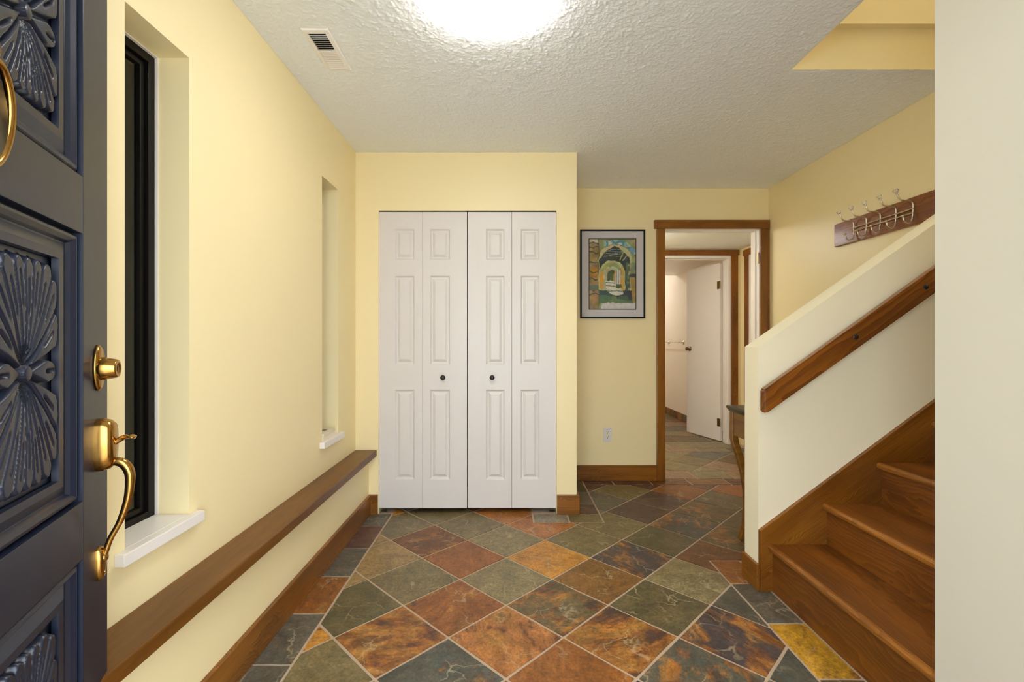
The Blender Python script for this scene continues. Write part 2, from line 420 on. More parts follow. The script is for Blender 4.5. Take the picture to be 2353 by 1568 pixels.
# ceilings
ceil = tag(prism('ceiling', [(XL-0.18, YF-0.14), (STX, YF-0.14), (STX, YK0), (XR+0.12, YK0), (XR+0.12, YB+0.13), (XL-0.18, YB+0.13)], ZC, ZC+0.26, 'XY', 'textured_ceiling'),
    'white stippled hall ceiling with an opening over the stairs', 'ceiling', None, 'structure')
import numpy as np
def stipple(x0, x1, y0, y1, zc, parent, holes, step=0.0048, seed=3):
    """real relief of the sprayed ceiling coat, where the photograph shows it"""
    nx, ny = int((x1-x0)/step), int((y1-y0)/step)
    rg = np.random.default_rng(seed)
    a = rg.random((ny+1, nx+1))
    b = np.kron(rg.random((ny//4+2, nx//4+2)), np.ones((4, 4)))[:ny+1, :nx+1]
    for _ in range(3): b = (b+np.roll(b, 1, 0)+np.roll(b, 1, 1)+np.roll(b, -1, 0)+np.roll(b, -1, 1))/5
    a = (a*2+np.roll(a, 1, 0)+np.roll(a, 1, 1))/4
    h = np.clip((a-0.42)/0.4, 0, 1)**1.3*0.0030*(0.35+1.1*b)+b*0.0012
    X, Y = np.meshgrid(np.linspace(x0, x1, nx+1), np.linspace(y0, y1, ny+1))
    for hx0, hx1, hy0, hy1 in holes: h[(X > hx0) & (X < hx1) & (Y > hy0) & (Y < hy1)] = 0
    h[0, :] = h[-1, :] = 0; h[:, 0] = h[:, -1] = 0
    co = np.stack([X, Y, zc-0.0004-h], -1).reshape(-1, 3).astype(np.float32)
    i = np.arange(ny)[:, None]*(nx+1)+np.arange(nx)[None, :]
    f = np.stack([i, i+nx+1, i+nx+2, i+1], -1).reshape(-1, 4)
    me = bpy.data.meshes.new('stipple_coat'); n = len(f)
    me.vertices.add(len(co)); me.vertices.foreach_set('co', co.ravel())
    me.loops.add(n*4); me.loops.foreach_set('vertex_index', f.ravel().astype(np.int32))
    me.polygons.add(n); me.polygons.foreach_set('loop_start', np.arange(0, n*4, 4, dtype=np.int32))
    me.polygons.foreach_set('use_smooth', np.ones(n, dtype=bool))
    me.update(calc_edges=True); me.materials.append(M['textured_ceiling'])
    o = bpy.data.objects.new('stipple_coat', me); col.objects.link(o); o['kind'] = 'stuff'
    return adopt(o, parent)
VENT = (-.840, -.727, 1.900, 2.192)
stipple(XL, STX-.002, 1.55, YB, ZC, ceil, [(VENT[0]-.002, VENT[1]+.002, VENT[2]-.002, VENT[3]+.002)])
stipple(STX-.002, XR, YK0+.001, YB, ZC, ceil, [], seed=5)
tag(boxes('ceiling_stairwell', [((STX-0.1, YN-0.12, 5.0), (4.72, YK1, 5.1))], 'white_paint'), 'plain white ceiling high above the stairs', 'ceiling', None, 'structure')
tag(boxes('ceiling_corridor', [((0.5, YB+0.13, ZH), (XHR+0.1, YH1, ZH+0.1))], 'textured_ceiling'), 'lower stippled ceiling of the corridor', 'ceiling', None, 'structure')
tag(boxes('ceiling_bathroom', [((1.0, YH1, ZBA), (XBR, 7.08, ZC)), ((0.9, YH1, ZC), (XBR+0.1, 8.7, ZC+0.1))], 'white_paint'), 'smooth white bathroom ceiling stepping up over the far end', 'ceiling', None, 'structure')

# outside: porch slab and an added dark enclosure blocking the sky behind the narrow windows
tag(boxes('ground_porch', [((-3.0, -4.0, -0.20), (3.0, YF-0.14, -0.05))], 'concrete'), 'grey concrete porch slab outside the front door', 'ground', None, 'structure')
tag(boxes('wall_sky_block', [((-2.3, -0.3, -0.2), (-2.2, 4.2, 3.2)), ((-2.2, -0.3, 3.1), (XL-0.18, 4.2, 3.2)), ((-2.2, 4.1, -0.2), (XL-0.18, 4.2, 3.1)), ((-2.2, -0.3, -0.2), (XL-0.18, -0.2, 3.1))], 'sky_block_dark'),
    'dark enclosure added outside the narrow windows to block the sky', 'wall', None, 'structure')

# ------------------------------------------------------------------ floor: grout bed + slate tiles
floor = tag(boxes('floor', [((XL-0.18, -0.04, -0.12), (XHR+0.1, 8.7, -0.0035))], 'grout'), 'diagonal multicoloured slate tile floor with grey grout', 'floor', None, 'structure')
PAL = {'ol': (118, 107, 74), 'olg': (132, 121, 86), 'old': (90, 85, 58), 'ru': (142, 86, 36), 'rud': (110, 70, 38), 'or': (170, 110, 56), 'gd': (190, 132, 50),
       'nv': (66, 62, 68), 'br': (124, 86, 42), 'tn': (150, 124, 80), 'tl': (78, 82, 74), 'yl': (196, 148, 44), 'mr': (92, 64, 56), 'gy': (96, 95, 84),
       'lg': (140, 134, 118), 'pu': (80, 64, 60), 'og': (120, 110, 62), 'pk': (146, 118, 92), 'ob': (98, 86, 58)}
KNOWN = [(985,1245,'rud',.6),(1063,1285,'ru',.4),(1083,1207,'ol',.1),(1160,1243,'olg',.1),(1245,1215,'or',.5),(1262,1278,'gd',.3),(1342,1247,'ol',.1),(1425,1208,'ol',.2),
 (1455,1285,'nv',.55),(1536,1240,'old',.1),(1375,1333,'br',.3),(1163,1333,'olg',.2),(945,1333,'ol',.0),(890,1295,'tn',.4),(830,1405,'old',.1),(1040,1398,'ru',.6),(1280,1395,'ob',.7),
 (1512,1400,'old',.2),(1585,1325,'olg',.1),(900,1480,'rud',.95),(1160,1480,'or',.7),(1425,1465,'br',.95),(1685,1465,'nv',.75),(790,1530,'ol',.2),(1010,1545,'tl',.5),(1290,1535,'ru',.4),
 (1560,1535,'tl',.65),(1810,1540,'tl',.2),(1695,1390,'tl',.5),(1750,1395,'gy',.1),(1860,1490,'yl',.5),(1665,1312,'ru',.4),(1600,1272,'rud',.5),(1445,1180,'pu',.2),(1560,1205,'tl',.6),
 (1620,1175,'ob',.6),(1530,1150,'pu',.5),(1425,1140,'og',.6),(1600,1132,'ru',.4),(1345,1182,'mr',.2),(1265,1190,'lg',.0),(1338,1140,'gy',.1),(1670,1220,'ob',.6),
 (880,1192,'gy',.1),(840,1233,'mr',.4),(795,1290,'gy',.1),(735,1375,'ru',.7),(680,1465,'gy',.25),(600,1550,'gy',.0),(905,1228,'tn',.4),(815,1337,'tn',.3),(735,1470,'gd',.6),
 (1010,1190,'ol',.1),(1150,1188,'or',.2),(905,1205,'ol',.2),(1360,1112,'mr',.2),(1420,1110,'mr',.3),(1490,1110,'mr',.3),(1560,1110,'rud',.2),(1680,1160,'ob',.3),(1330,1190,'ol',.1),(1400,1190,'ol',.1)]
KW = [(on_floor(a, b), c, d) for a, b, c, d in KNOWN]
def tile_colour(x, y):
    best = min(KW, key=lambda k: (k[0][0]-x)**2+(k[0][1]-y)**2)
    if (best[0][0]-x)**2+(best[0][1]-y)**2 < 0.13**2: nm, a = best[1], best[2]
    elif y > 3.9: nm, a = random.choice(['pk', 'pk', 'ol', 'gy', 'ob', 'rud', 'olg']), random.uniform(0, .4)
    else: nm, a = random.choice(list(PAL)), random.uniform(0, .6)
    c = srgb(*PAL[nm])
    return (c[0], c[1], c[2], a)
GR = 0.0053     # half a joint
def finish_tile(bm, parent=floor, zt=0.0):
    """bm holds flat faces of ONE tile at z=0 -> uneven edges, eased rim, skirt"""
    if not bm.faces: bm.free(); return None
    if len(bm.faces) > 1:
        bmesh.ops.dissolve_faces(bm, faces=list(bm.faces), use_verts=False)
        bmesh.ops.dissolve_limit(bm, angle_limit=0.01, verts=list(bm.verts), edges=[])
    area = sum(f.calc_area() for f in bm.faces)
    if area < 0.0004: bm.free(); return None
    es = [e for e in bm.edges if e.calc_length() > 0.06]
    bmesh.ops.subdivide_edges(bm, edges=es, cuts=3)
    c = Vector((0, 0, 0)); n = 0
    for v in bm.verts: c += v.co; n += 1
    c /= n
    for v in bm.verts:
        v.co += (c-v.co).normalized()*random.uniform(-0.0005, 0.0022)
        v.co.x -= c.x; v.co.y -= c.y
    lift = random.uniform(-0.0006, 0.0)
    r = bmesh.ops.inset_region(bm, faces=list(bm.faces), thickness=0.0022, use_even_offset=True)
    inner = {v for f in bm.faces if f not in r['faces'] for v in f.verts}
    rim = [v for v in bm.verts if v not in inner]
    for v in inner: v.co.z = lift
    for v in rim: v.co.z = lift-0.0013
    be = [e for e in bm.edges if e.is_boundary]
    ex = bmesh.ops.extrude_edge_only(bm, edges=be)
    for g in ex['geom']:
        if isinstance(g, bmesh.types.BMVert): g.co.z = -0.006
    bmesh.ops.triangulate(bm, faces=[f for f in bm.faces if len(f.verts) > 4])
    o = mesh_obj('tile', bm, 'slate', parent, (c.x, c.y, zt))
    o.color = tile_colour(c.x, c.y)
    return o
def rect_tile(x0, x1, y0, y1):
    bm = bmesh.new()
    bm.faces.new([bm.verts.new(p) for p in ((x0+GR, y0+GR, 0), (x1-GR, y0+GR, 0), (x1-GR, y1-GR, 0), (x0+GR, y1-GR, 0))])
    return finish_tile(bm)
def diag_tiles(rects, bx):
    """lattice squares clipped to a union of rectangles; bx: bounding box"""
    xs = sorted({round(r[i], 5) for r in rects for i in (0, 1)}); yl = sorted({round(r[i], 5) for r in rects for i in (2, 3)})
    O = Vector((0.66960, 1.84680)); U = Vector((-0.2264, 0.2250)); V = Vector((0.2250, 0.2264))
    for i in range(-25, 40):
        for j in range(-25, 40):
            c = O+U*(i+.5)+V*(j+.5)
            if not (bx[0]-.3 < c.x < bx[1]+.3 and bx[2]-.3 < c.y < bx[3]+.3): continue
            k = 0.5-GR/U.length
            q = [c+U*a*k+V*b*k for a, b in ((-1, -1), (1, -1), (1, 1), (-1, 1))]
            bm = bmesh.new()
            bm.faces.new([bm.verts.new((p.x, p.y, 0)) for p in q])
            for vals, nrm in ((xs, (1, 0, 0)), (yl, (0, 1, 0))):
                for s in vals:
                    bmesh.ops.bisect_plane(bm, geom=list(bm.verts)+list(bm.edges)+list(bm.faces), dist=1e-6, plane_co=tuple(s*a for a in nrm), plane_no=nrm)
            bad = []
            for f in bm.faces:
                m = f.calc_center_median()
                if not any(r[0] < m.x < r[1] and r[2] < m.y < r[3] for r in rects): bad.append(f)
            bmesh.ops.delete(bm, geom=bad, context='FACES')
            # separate islands (a tile cut in two) stay separate tiles
            if not bm.faces: bm.free(); continue
            left = set(bm.faces); isl = []
            while left:
                st = [left.pop()]; g = [st[0]]
                while st:
                    f = st.pop()
                    for e in f.edges:
                        for h in e.link_faces:
                            if h in left: left.remove(h); st.append(h); g.append(h)
                isl.append([[tuple(v.co) for v in f.verts] for f in g])
            bm.free()
            for g in isl:
                b2 = bmesh.new()
                for fc in g: b2.faces.new([b2.verts.new(p) for p in fc])
                bmesh.ops.remove_doubles(b2, verts=b2.verts, dist=1e-5)
                finish_tile(b2)
BXL, BXK, BRX = -0.776, 1.067, 0.616        # border lines
BYC, BYB, BYK = on_floor(1300, 1201)[1], 3.79, 2.490
BY2, BY3 = 4.20, 4.92
diag_tiles([(BXL+GR, 0.165-GR, 0.0, YC+0.30), (0.165-GR, BRX+GR, 0.0, BYC-GR), (BRX+GR, BXK-GR, 0.0, BYB-GR), (BXK-GR, XR, BYK+GR, BYB-GR)], (-.8, XR, 0, YB))
diag_tiles([(0.62, XHR, BY2+GR, BY3-GR)], (0.6, XHR, BY2, BY3))
yj = [YC] + [2.952-0.3155*k for k in range(10)]          # joints of the border along the left wall
for a, b in zip(yj[:-1], yj[1:]):
    rect_tile(XLL+0.002, BXL, max(b, 0.0), a)
rect_tile(0.165, 0.395, BYC, YC); rect_tile(0.395, BRX, BYC, YC)
yq = [YC, 3.34, 3.62, YB]
for a, b in zip(yq[:-1], yq[1:]): rect_tile(RETX, BRX, a, b)
xq = [BRX, 0.86, 1.17, 1.49, 1.81, 2.13, XR]
for a, b in zip(xq[:-1], xq[1:]): rect_tile(a, b, BYB, 3.955)
xq = [0.62, 0.95, 1.27, 1.60, 1.92, 2.24, 2.56]
for a, b in zip(xq[:-1], xq[1:]): rect_tile(a, b, 3.955, BY2)
for a, b in zip(xq[:-1], xq[1:]): rect_tile(a+.1, b+.1, BY3, 5.08)
for k, (y0, y1) in enumerate([(5.08, 5.40), (5.40, 5.72), (5.72, 6.04), (6.04, 6.36), (6.36, 6.68), (6.68, 7.0), (7.0, 7.32), (7.32, 7.64), (7.64, 7.96), (7.96, 8.28)]):
    for x in range(4 if y0 > 5.3 else 5):
        a = 1.02+0.38*x+(0.19 if k % 2 else 0); b = min(a+0.38, XBR)
        if b-a > 0.03: rect_tile(a, b, y0, y1)
yk = [BYK, 2.253, 1.936, 1.618, 1.30, 0.98, 0.66, 0.34, 0.05]      # joints along the knee wall and stairs
for a, b in zip(yk[:-1], yk[1:]): rect_tile(BXK, XK if a < 1.3 else 1.225, b, a)
for a in range(3): rect_tile(1.235+0.31*a, 1.235+0.31*(a+1), YK1, BYK)

# ------------------------------------------------------------------ windows
for k, (y0, y1) in enumerate(WY):
    lab = ['dark framed narrow window with white sill near the front door', 'narrow window niche with white sill beside the closet'][k]
    w = empty('window_%d' % (k+1), (XL, (y0+y1)/2, WZ0), lab, 'window', None, 'structure')
    xa, xb = XL-0.150, XL-0.108
    fr = 0.030
    boxes('window_frame', [((xa, y0, WZ0), (xb, y0+fr, WZ1)), ((xa, y1-fr, WZ0), (xb, y1, WZ1)), ((xa, y0+fr, WZ0), (xb, y1-fr, WZ0+fr)), ((xa, y0+fr, WZ1-fr), (xb, y1-fr, WZ1))], 'bronze_frame', w, 0.002)
    i = fr+0.002
    boxes('sash', [((xa+.008, y0+i, WZ0+i), (xb-.012, y0+i+.016, WZ1-i)), ((xa+.008, y1-i-.016, WZ0+i), (xb-.012, y1-i, WZ1-i)),
                   ((xa+.008, y0+i+.016, WZ0+i), (xb-.012, y1-i-.016, WZ0+i+.016)), ((xa+.008, y0+i+.016, WZ1-i-.016), (xb-.012, y1-i-.016, WZ1-i))], 'bronze_frame', w, 0.0015)
    boxes('pane', [((xa+.016, y0+i+.014, WZ0+i+.014), (xa+.020, y1-i-.014, WZ1-i-.014))], 'window_glass', w)
    boxes('caulk_bead', [((xb, y1-.004, WZ0), (xb+.010, y1-.0005, WZ1)), ((xb, y0+.001, WZ1-.004), (xb+.010, y1-.004, WZ1-.0005))], 'white_paint', w)
    sy0, sy1 = y0-0.035, y1+0.035
    boxes('sill', [((XL+.0005, sy0, WZ0-.022), (XL+.028, sy1, WZ0+.012)), ((xb, y0+.001, WZ0+.0005), (XL+.002, y1-.001, WZ0+.012))], 'white_paint', w, 0.003)
# small cream box on the far sill
y0, y1 = WY[1]
bxo = empty('small_box', (XL-0.04, y0+0.07, WZ0+.012), 'small cream cardboard box lying on the far window sill', 'box')
boxes('box_base', [((XL-0.085, y0+0.012, WZ0+.0125), (XL+0.004, y0+0.178, WZ0+.036))], 'card_cream', bxo, 0.0015)
boxes('box_lid', [((XL-0.087, y0+0.010, WZ0+.0365), (XL+0.006, y0+0.180, WZ0+.050))], 'card_cream', bxo, 0.002)
boxes('label_print', [((XL-0.050, y0+0.10, WZ0+.0502), (XL-0.025, y0+0.15, WZ0+.0506))], 'dark_top', bxo)

# ------------------------------------------------------------------ ledge, baseboards, trims
lg = board('wall_ledge', (XL+.0005, YF, 0.388), (-0.880, YC-.0005, 0.430), 'Y', 'ledge_wood', None, 0.005)
tag(lg, 'long brown wooden ledge running along the yellow wall under the windows', 'ledge')
BBH = 0.130
def base(name, lo, hi, ax, label):
    return tag(board(name, lo, hi, ax, 'stained_fir'), label, 'baseboard', None, 'structure')
base('baseboard_left', (XLL+.0003, YF, 0.0005), (XLL+0.018, YC-.0185, BBH), 'Y', 'long brown wooden baseboard below the ledge')
base('baseboard_closet_left', (XLL+.0003, YC-0.018, 0.0005), (CLX0-.004, YC-.0003, BBH), 'X', 'short brown baseboard block in the corner beside the bifold doors')
base('baseboard_closet_right', (CLX1+.002, YC-0.020, 0.0005), (RETX+.0185, YC-.0003, BBH), 'X', 'short orange-brown baseboard block at the closet wall end')
base('baseboard_return', (RETX+.0003, YC+.0003, 0.0005), (RETX+.018, YB-.0185, BBH), 'Y', 'brown baseboard along the closet return')
base('baseboard_back', (RETX+.0003, YB-0.018, 0.0005), (DX0-0.0705, YB-.0003, BBH), 'X', 'brown knotty baseboard under the electrical outlet')
base('baseboard_knee', (XK-0.016, YK0-.016, 0.0005), (XK-.0003, YK1+.002, 0.122), 'Y', 'short brown baseboard on the end of the stair half wall')
base('baseboard_right', (XR-.018, YK1+.001, 0.0005), (XR-.0003, YB-.0185, BBH), 'Y', 'brown baseboard behind the console table')
# doorway 1 trim
t1 = empty('trim_1', (DX0, YB, 0), 'brown wooden casing around the doorway beside the framed picture', 'door frame', None, 'structure')
cw = 0.069
board('casing', (DX0-cw, YB-.020, 0.0005), (DX0, YB-.0003, DZ), 'Z', 'stained_fir', t1)
board('casing', (DX1+.006, YB-.020, 0.0005), (XR-.0005, YB-.0003, DZ), 'Z', 'stained_fir', t1)
board('head_casing', (DX0-cw-.022, YB-.026, DZ+.0005), (XR-.0004, YB-.0003, DZ+.072), 'X', 'stained_fir', t1)
boxes('jamb', [((DX0-.013, YB-.001, 0.0005), (DX0, YB+.131, DZ)), ((DX1, YB-.001, 0.0005), (DX1+.013, YB+.131, DZ)), ((DX0-.013, YB-.001, DZ), (DX1+.013, YB+.131, DZ+.013)),
               ((DX0, YB+.045, 0.0005), (DX0+.010, YB+.08, DZ-.001)), ((DX1-.010, YB+.045, 0.0005), (DX1-.0003, YB+.08, DZ-.001)), ((DX0+.010, YB+.045, DZ-.010), (DX1-.010, YB+.08, DZ-.0003))], 'white_paint', t1, 0.0015)
for z in (1.85, 0.26):
    h = boxes('hinge', [((DX1-.003, YB+.002, z-.045), (DX1-.0002, YB+.040, z+.045))], 'nickel', t1, 0.0008)
    bm = bmesh.new(); add_tube(bm, [(DX1-.004, YB-.003, z-.045), (DX1-.004, YB-.003, z+.045)], 0.005)
    mesh_obj('hinge_pin', bm, 'nickel', h, smooth=False)
# corridor trims
t2 = empty('trim_2', (BX1, YH0, 0), 'brown wooden casing around the bathroom doorway', 'door frame', None, 'structure')
zc0 = HC+(CY-588)*YH0/F
board('casing', (BX1+.030, YH0-.020, 0.0005), (BX1+.106, YH0-.0003, zc0), 'Z', 'stained_fir', t2)
board('casing', (BX0-.106, YH0-.020, 0.0005), (BX0-.030, YH0-.0003, zc0), 'Z', 'stained_fir', t2)
board('head_casing', (BX0-.13, YH0-.026, zc0+.0005), (BX1+.118, YH0-.0003, zc0+.062), 'X', 'stained_fir', t2)
boxes('jamb', [((BX1, YH0-.004, 0.0005), (BX1+.0298, YH1+.002, BZ)), ((BX0-.0298, YH0-.004, 0.0005), (BX0, YH1+.002, BZ)), ((BX0-.0298, YH0-.004, BZ), (BX1+.0298, YH1+.002, zc0-.0003)),
               ((BX1-.010, YH0+.04, .0005), (BX1-.0003, YH0+.085, BZ-.001)), ((BX0+.0003, YH0+.04, .0005), (BX0+.010, YH0+.085, BZ-.001)), ((BX0+.01, YH0+.04, BZ-.01), (BX1-.01, YH0+.085, BZ-.0003))], 'white_paint', t2, 0.003)
t3 = empty('trim_3', (XHR, 4.85, 0), 'brown casing on the corridor side wall beyond the doorway', 'door frame', None, 'structure')
yc1 = F*XHR/(1714-CX)
board('casing', (XHR-.020, yc1-.075, .0005), (XHR-.0003, yc1, 2.085), 'Z', 'stained_fir', t3)
board('casing', (XHR-.020, yc1-.95, .0005), (XHR-.0003, yc1-.875, 2.085), 'Z', 'stained_fir', t3)
board('head_casing', (XHR-.024, yc1-.97, 2.0855), (XHR-.0003, yc1+.018, 2.15), 'Y', 'stained_fir', t3)
boxes('door_panel', [((XHR-.008, yc1-.874, .008), (XHR-.0003, yc1-.076, 2.084))], 'white_paint', t3)
# slate skirting in the bathroom
bb = tag(boxes('baseboard_bathroom', [((XBR-.003, YH1+.01, .0005), (XBR-.0003, 8.55, .098))], 'grout'), 'slate tile skirting along the bathroom wall', 'baseboard', None, 'structure')
ya = YH1+.02; k = 0
while ya < 8.5:
    yb = ya+0.155
    o = boxes('tile', [((XBR-.012, ya, .002), (XBR-.0032, yb, .096))], 'slate', bb, .0015)
    c = srgb(*PAL[['ru', 'ob', 'gy', 'or', 'rud', 'br'][k % 6]]); o.color = (c[0], c[1], c[2], .4)
    ya = yb+.006; k += 1

# ------------------------------------------------------------------ closet bifold doors
def door_leaf(px0, px1, pnl, parent, yfront):
    """leaf between two pixel columns of the closet wall; pnl: pixel columns of its panels"""
    x0, x1 = (px0-CX)/S1+.0012, (px1-CX)/S1-.0012
    zt, zb = HC+(CY-486.5)/S1, HC-(1169.5-CY)/S1
    rows = [(HC-(b-CY)/S1, HC-(a-CY)/S1) for a, b in ((525, 597), (633, 839), (896, 1104))]
    a, b = (pnl[0]-CX)/S1, (pnl[1]-CX)/S1
    cx, cz = (x0+x1)/2, zb
    bm = bmesh.new()
    xs = [x0, a, b, x1]; zs = sorted([zb, zt]+[z for r in rows for z in r])
    V = {}
    def v(x, y, z):
        key = (round(x, 5), round(y, 5), round(z, 5))
        if key not in V: V[key] = bm.verts.new((x-cx, y, z-cz))
        return V[key]
    for i in range(3):
        for j in range(len(zs)-1):
            if i == 1 and j % 2 == 1: continue
            bm.faces.new([v(xs[i], 0, zs[j]), v(xs[i+1], 0, zs[j]), v(xs[i+1], 0, zs[j+1]), v(xs[i], 0, zs[j+1])])
    T = 0.032
    pts = [(x, zb) for x in xs]+[(x1, z) for z in zs[1:]]+[(x, zt) for x in xs[-2::-1]]+[(x0, z) for z in zs[-2:0:-1]]
    for p, q in zip(pts, pts[1:]+pts[:1]):
        bm.faces.new([v(p[0], 0, p[1]), v(p[0], T, p[1]), v(q[0], T, q[1]), v(q[0], 0, q[1])])
    bm.faces.new([v(p[0], T, p[1]) for p in pts])
    lf = mesh_obj('door_leaf', bm, 'moulded_white_door', parent, (cx, yfront, cz))
    for r0, r1 in rows:
        bm = bmesh.new(); rings = []
        pcx, pcz = (a+b)/2, (r0+r1)/2
        for ins, d in ((0, 0), (.003, .001), (.012, .0125), (.018, .0125), (.036, .0015), (.039, .0010)):
            rings.append([bm.verts.new((x-pcx, d, z-pcz)) for x, z in ((a+ins, r0+ins), (b-ins, r0+ins), (b-ins, r1-ins), (a+ins, r1-ins))])
        for p, q in zip(rings[:-1], rings[1:]):
            for k in range(4): bm.faces.new((p[k], p[(k+1) % 4], q[(k+1) % 4], q[k]))
        bm.faces.new(rings[-1])
        mesh_obj('panel', bm, 'moulded_white_door', lf, (pcx, yfront, pcz))
    return lf
def closet_knob(px, leaf, yfront):
    x = (px-CX)/S1; z = HC-(868-CY)/S1
    bm = bmesh.new()
    add_lathe(bm, [(0.0, 0), (.012, 0), (.012, .003), (.006, .005), (.006, .014), (.013, .017), (.0175, .023), (.0165, .030), (.010, .034), (0, .035)])
    mesh_obj('knob', bm, 'black_iron', leaf, (x, yfront, z), (math.pi/2, 0, 0), True)
for n, (cols_, pn, kx, side) in enumerate([((870, 970.5, 1073), ((906, 952), (987, 1034)), (1, 1018), 'corner with the wooden ledge'), ((1074.5, 1176, 1278.5), ((1116, 1160), (1196, 1240)), (0, 1131), 'closet wall end')]):
    d = empty('door_%d' % (n+1), ((cols_[0]-CX)/S1, YC+.012, 0), 'white six-panel bifold closet door beside the '+side, 'door', None, 'structure')
    lv = [door_leaf(cols_[q], cols_[q+1], pn[q], d, YC+.010+.002*n) for q in range(2)]
    closet_knob(kx[1], lv[kx[0]], YC+.0095+.002*n)
    boxes('pivot_bracket', [((cols_[0 if n == 0 else 2]/S1-CX/S1+(.006 if n == 0 else -.045), YC+.016, .001), (cols_[0 if n == 0 else 2]/S1-CX/S1+(.045 if n == 0 else -.006), YC+.045, .007))], 'nickel', d)
tr = tag(boxes('trim_4', [((CLX0+.001, YC+.014, CLZ-.012), (CLX1-.001, YC+.05, CLZ-.0003))], 'plain_dark'), 'dark sliding track above the bifold doors', 'track', None, 'structure')
tag(boxes('wall_closet_back', [((CLX0-.1, YC+.58, .001), (CLX1+.01, YC+.60, ZC-.001)), ((CLX0-.1, YC+.12, .001), (CLX0-.08, YC+.58, ZC-.001))], 'plain_dark'), 'dark inside of the closet behind the bifold doors', 'wall', None, 'structure')

# ------------------------------------------------------------------ front door (open, carved, navy)
EY = 1.05; EX = -(1167-247)/F*EY
dv = Vector((-(1167-712)/F, 1.0)).normalized()         # hinge -> free edge
DW = 0.91
hx, hy = EX-dv.x*DW, EY-dv.y*DW
fd = empty('door_3', (hx, hy, 0.0), 'open navy front door with carved flower panels and brass handle', 'door', None, 'structure')
fd.rotation_euler = (0, 0, math.atan2(dv.y, dv.x))
def dl(name, bm, mat, parent=None, loc=(0, 0, 0), rot=None, smooth=False):
    """build in door-local space: x from the hinge, y=0 outer face (towards -y is out), z up"""
    o = mesh_obj(name, bm, mat, None, (0, 0, 0), None, smooth)
    m = Matrix.Translation(loc)
    if rot: m = m @ rot
    o.parent = parent or fd
    if parent is None: o.matrix_basis = m
    else: o.matrix_basis = parent.matrix_basis.inverted() @ m
    return o
ST, TH = 0.1235, 0.045
PZ = [(0.25, 0.730), (0.846, 1.379), (1.493, 1.915)]
def dbox(name, lo, hi, mat='navy_gloss', bev=.002, parent=None):
    c = [(a+b)/2 for a, b in zip(lo, hi)]; bm = bmesh.new()
    add_box(bm, [a-b for a, b in zip(lo, c)], [a-b for a, b in zip(hi, c)], bev)
    return dl(name, bm, mat, parent, c)
dbox('stile', (0, 0, .012), (ST, TH, 2.04)); dbox('stile', (DW-ST, 0, .012), (DW, TH, 2.04))
for z0, z1 in ((.012, PZ[0][0]), (PZ[0][1], PZ[1][0]), (PZ[1][1], PZ[2][0]), (PZ[2][1], 2.04)):
    dbox('rail', (ST+.0002, .0002, z0), (DW-ST-.0002, TH-.0002, z1), bev=.0015)
def sm(a, b, x):
    t_ = max(0.0, min(1.0, (x-a)/(b-a))); return t_*t_*(3-2*t_)
def carve(a, b, A, B):
    """relief height 0..1 of one flower in a field of half size A x B: flat petals, V cuts between them, a slot along each"""
    x, y = abs(a)/A, abs(b)/B
    rr = (x**6+y**6)**(1/6)
    r = math.hypot(a, b)
    if r < 0.0125: return 0.80+0.25*math.sqrt(max(0, 1-(r/0.013)**2))
    if r < 0.0165: return 0.15
    th = math.degrees(math.atan2(abs(b)*0.66, abs(a)))      # 0 = along x, 90 = along z
    cent = [0, 30, 48, 63, 77, 90]; hl = [16, 14, 9, 7.5, 7, 6.5]; hr = [16, 9, 7.5, 7, 6.5, 6.5]
    best = 0.0
    for i, c_ in enumerate(cent):
        d = th-c_; h_ = hr[i] if d > 0 else hl[i]
        w = abs(d)/h_
        if w >= 1: continue
        dist = r*math.sin(math.radians(min(abs(d)*1.2, 90)))          # metres off the petal's axis
        edge = r*math.sin(math.radians(h_))*(1-w)                     # metres to the cut beside it
        top = min(1.0, edge/0.0045)
        lim = 0.985-0.10*w*w
        if i == 0: lim = 0.90-0.5*w*w
        tip = 1-sm(lim-0.045, lim, rr)
        hgt = top*tip*(0.72+0.28*sm(.1, .6, rr))
        s0, s1 = (.45, .80) if i % 2 else (.52, .86)
        if dist < 0.0042 and s0 < rr < s1:
            hgt -= 0.65*(1-dist/0.0042)*sm(s0, s0+.12, rr)*(1-sm(s1-.06, s1, rr))
        best = max(best, hgt)
    return max(0.0, best)
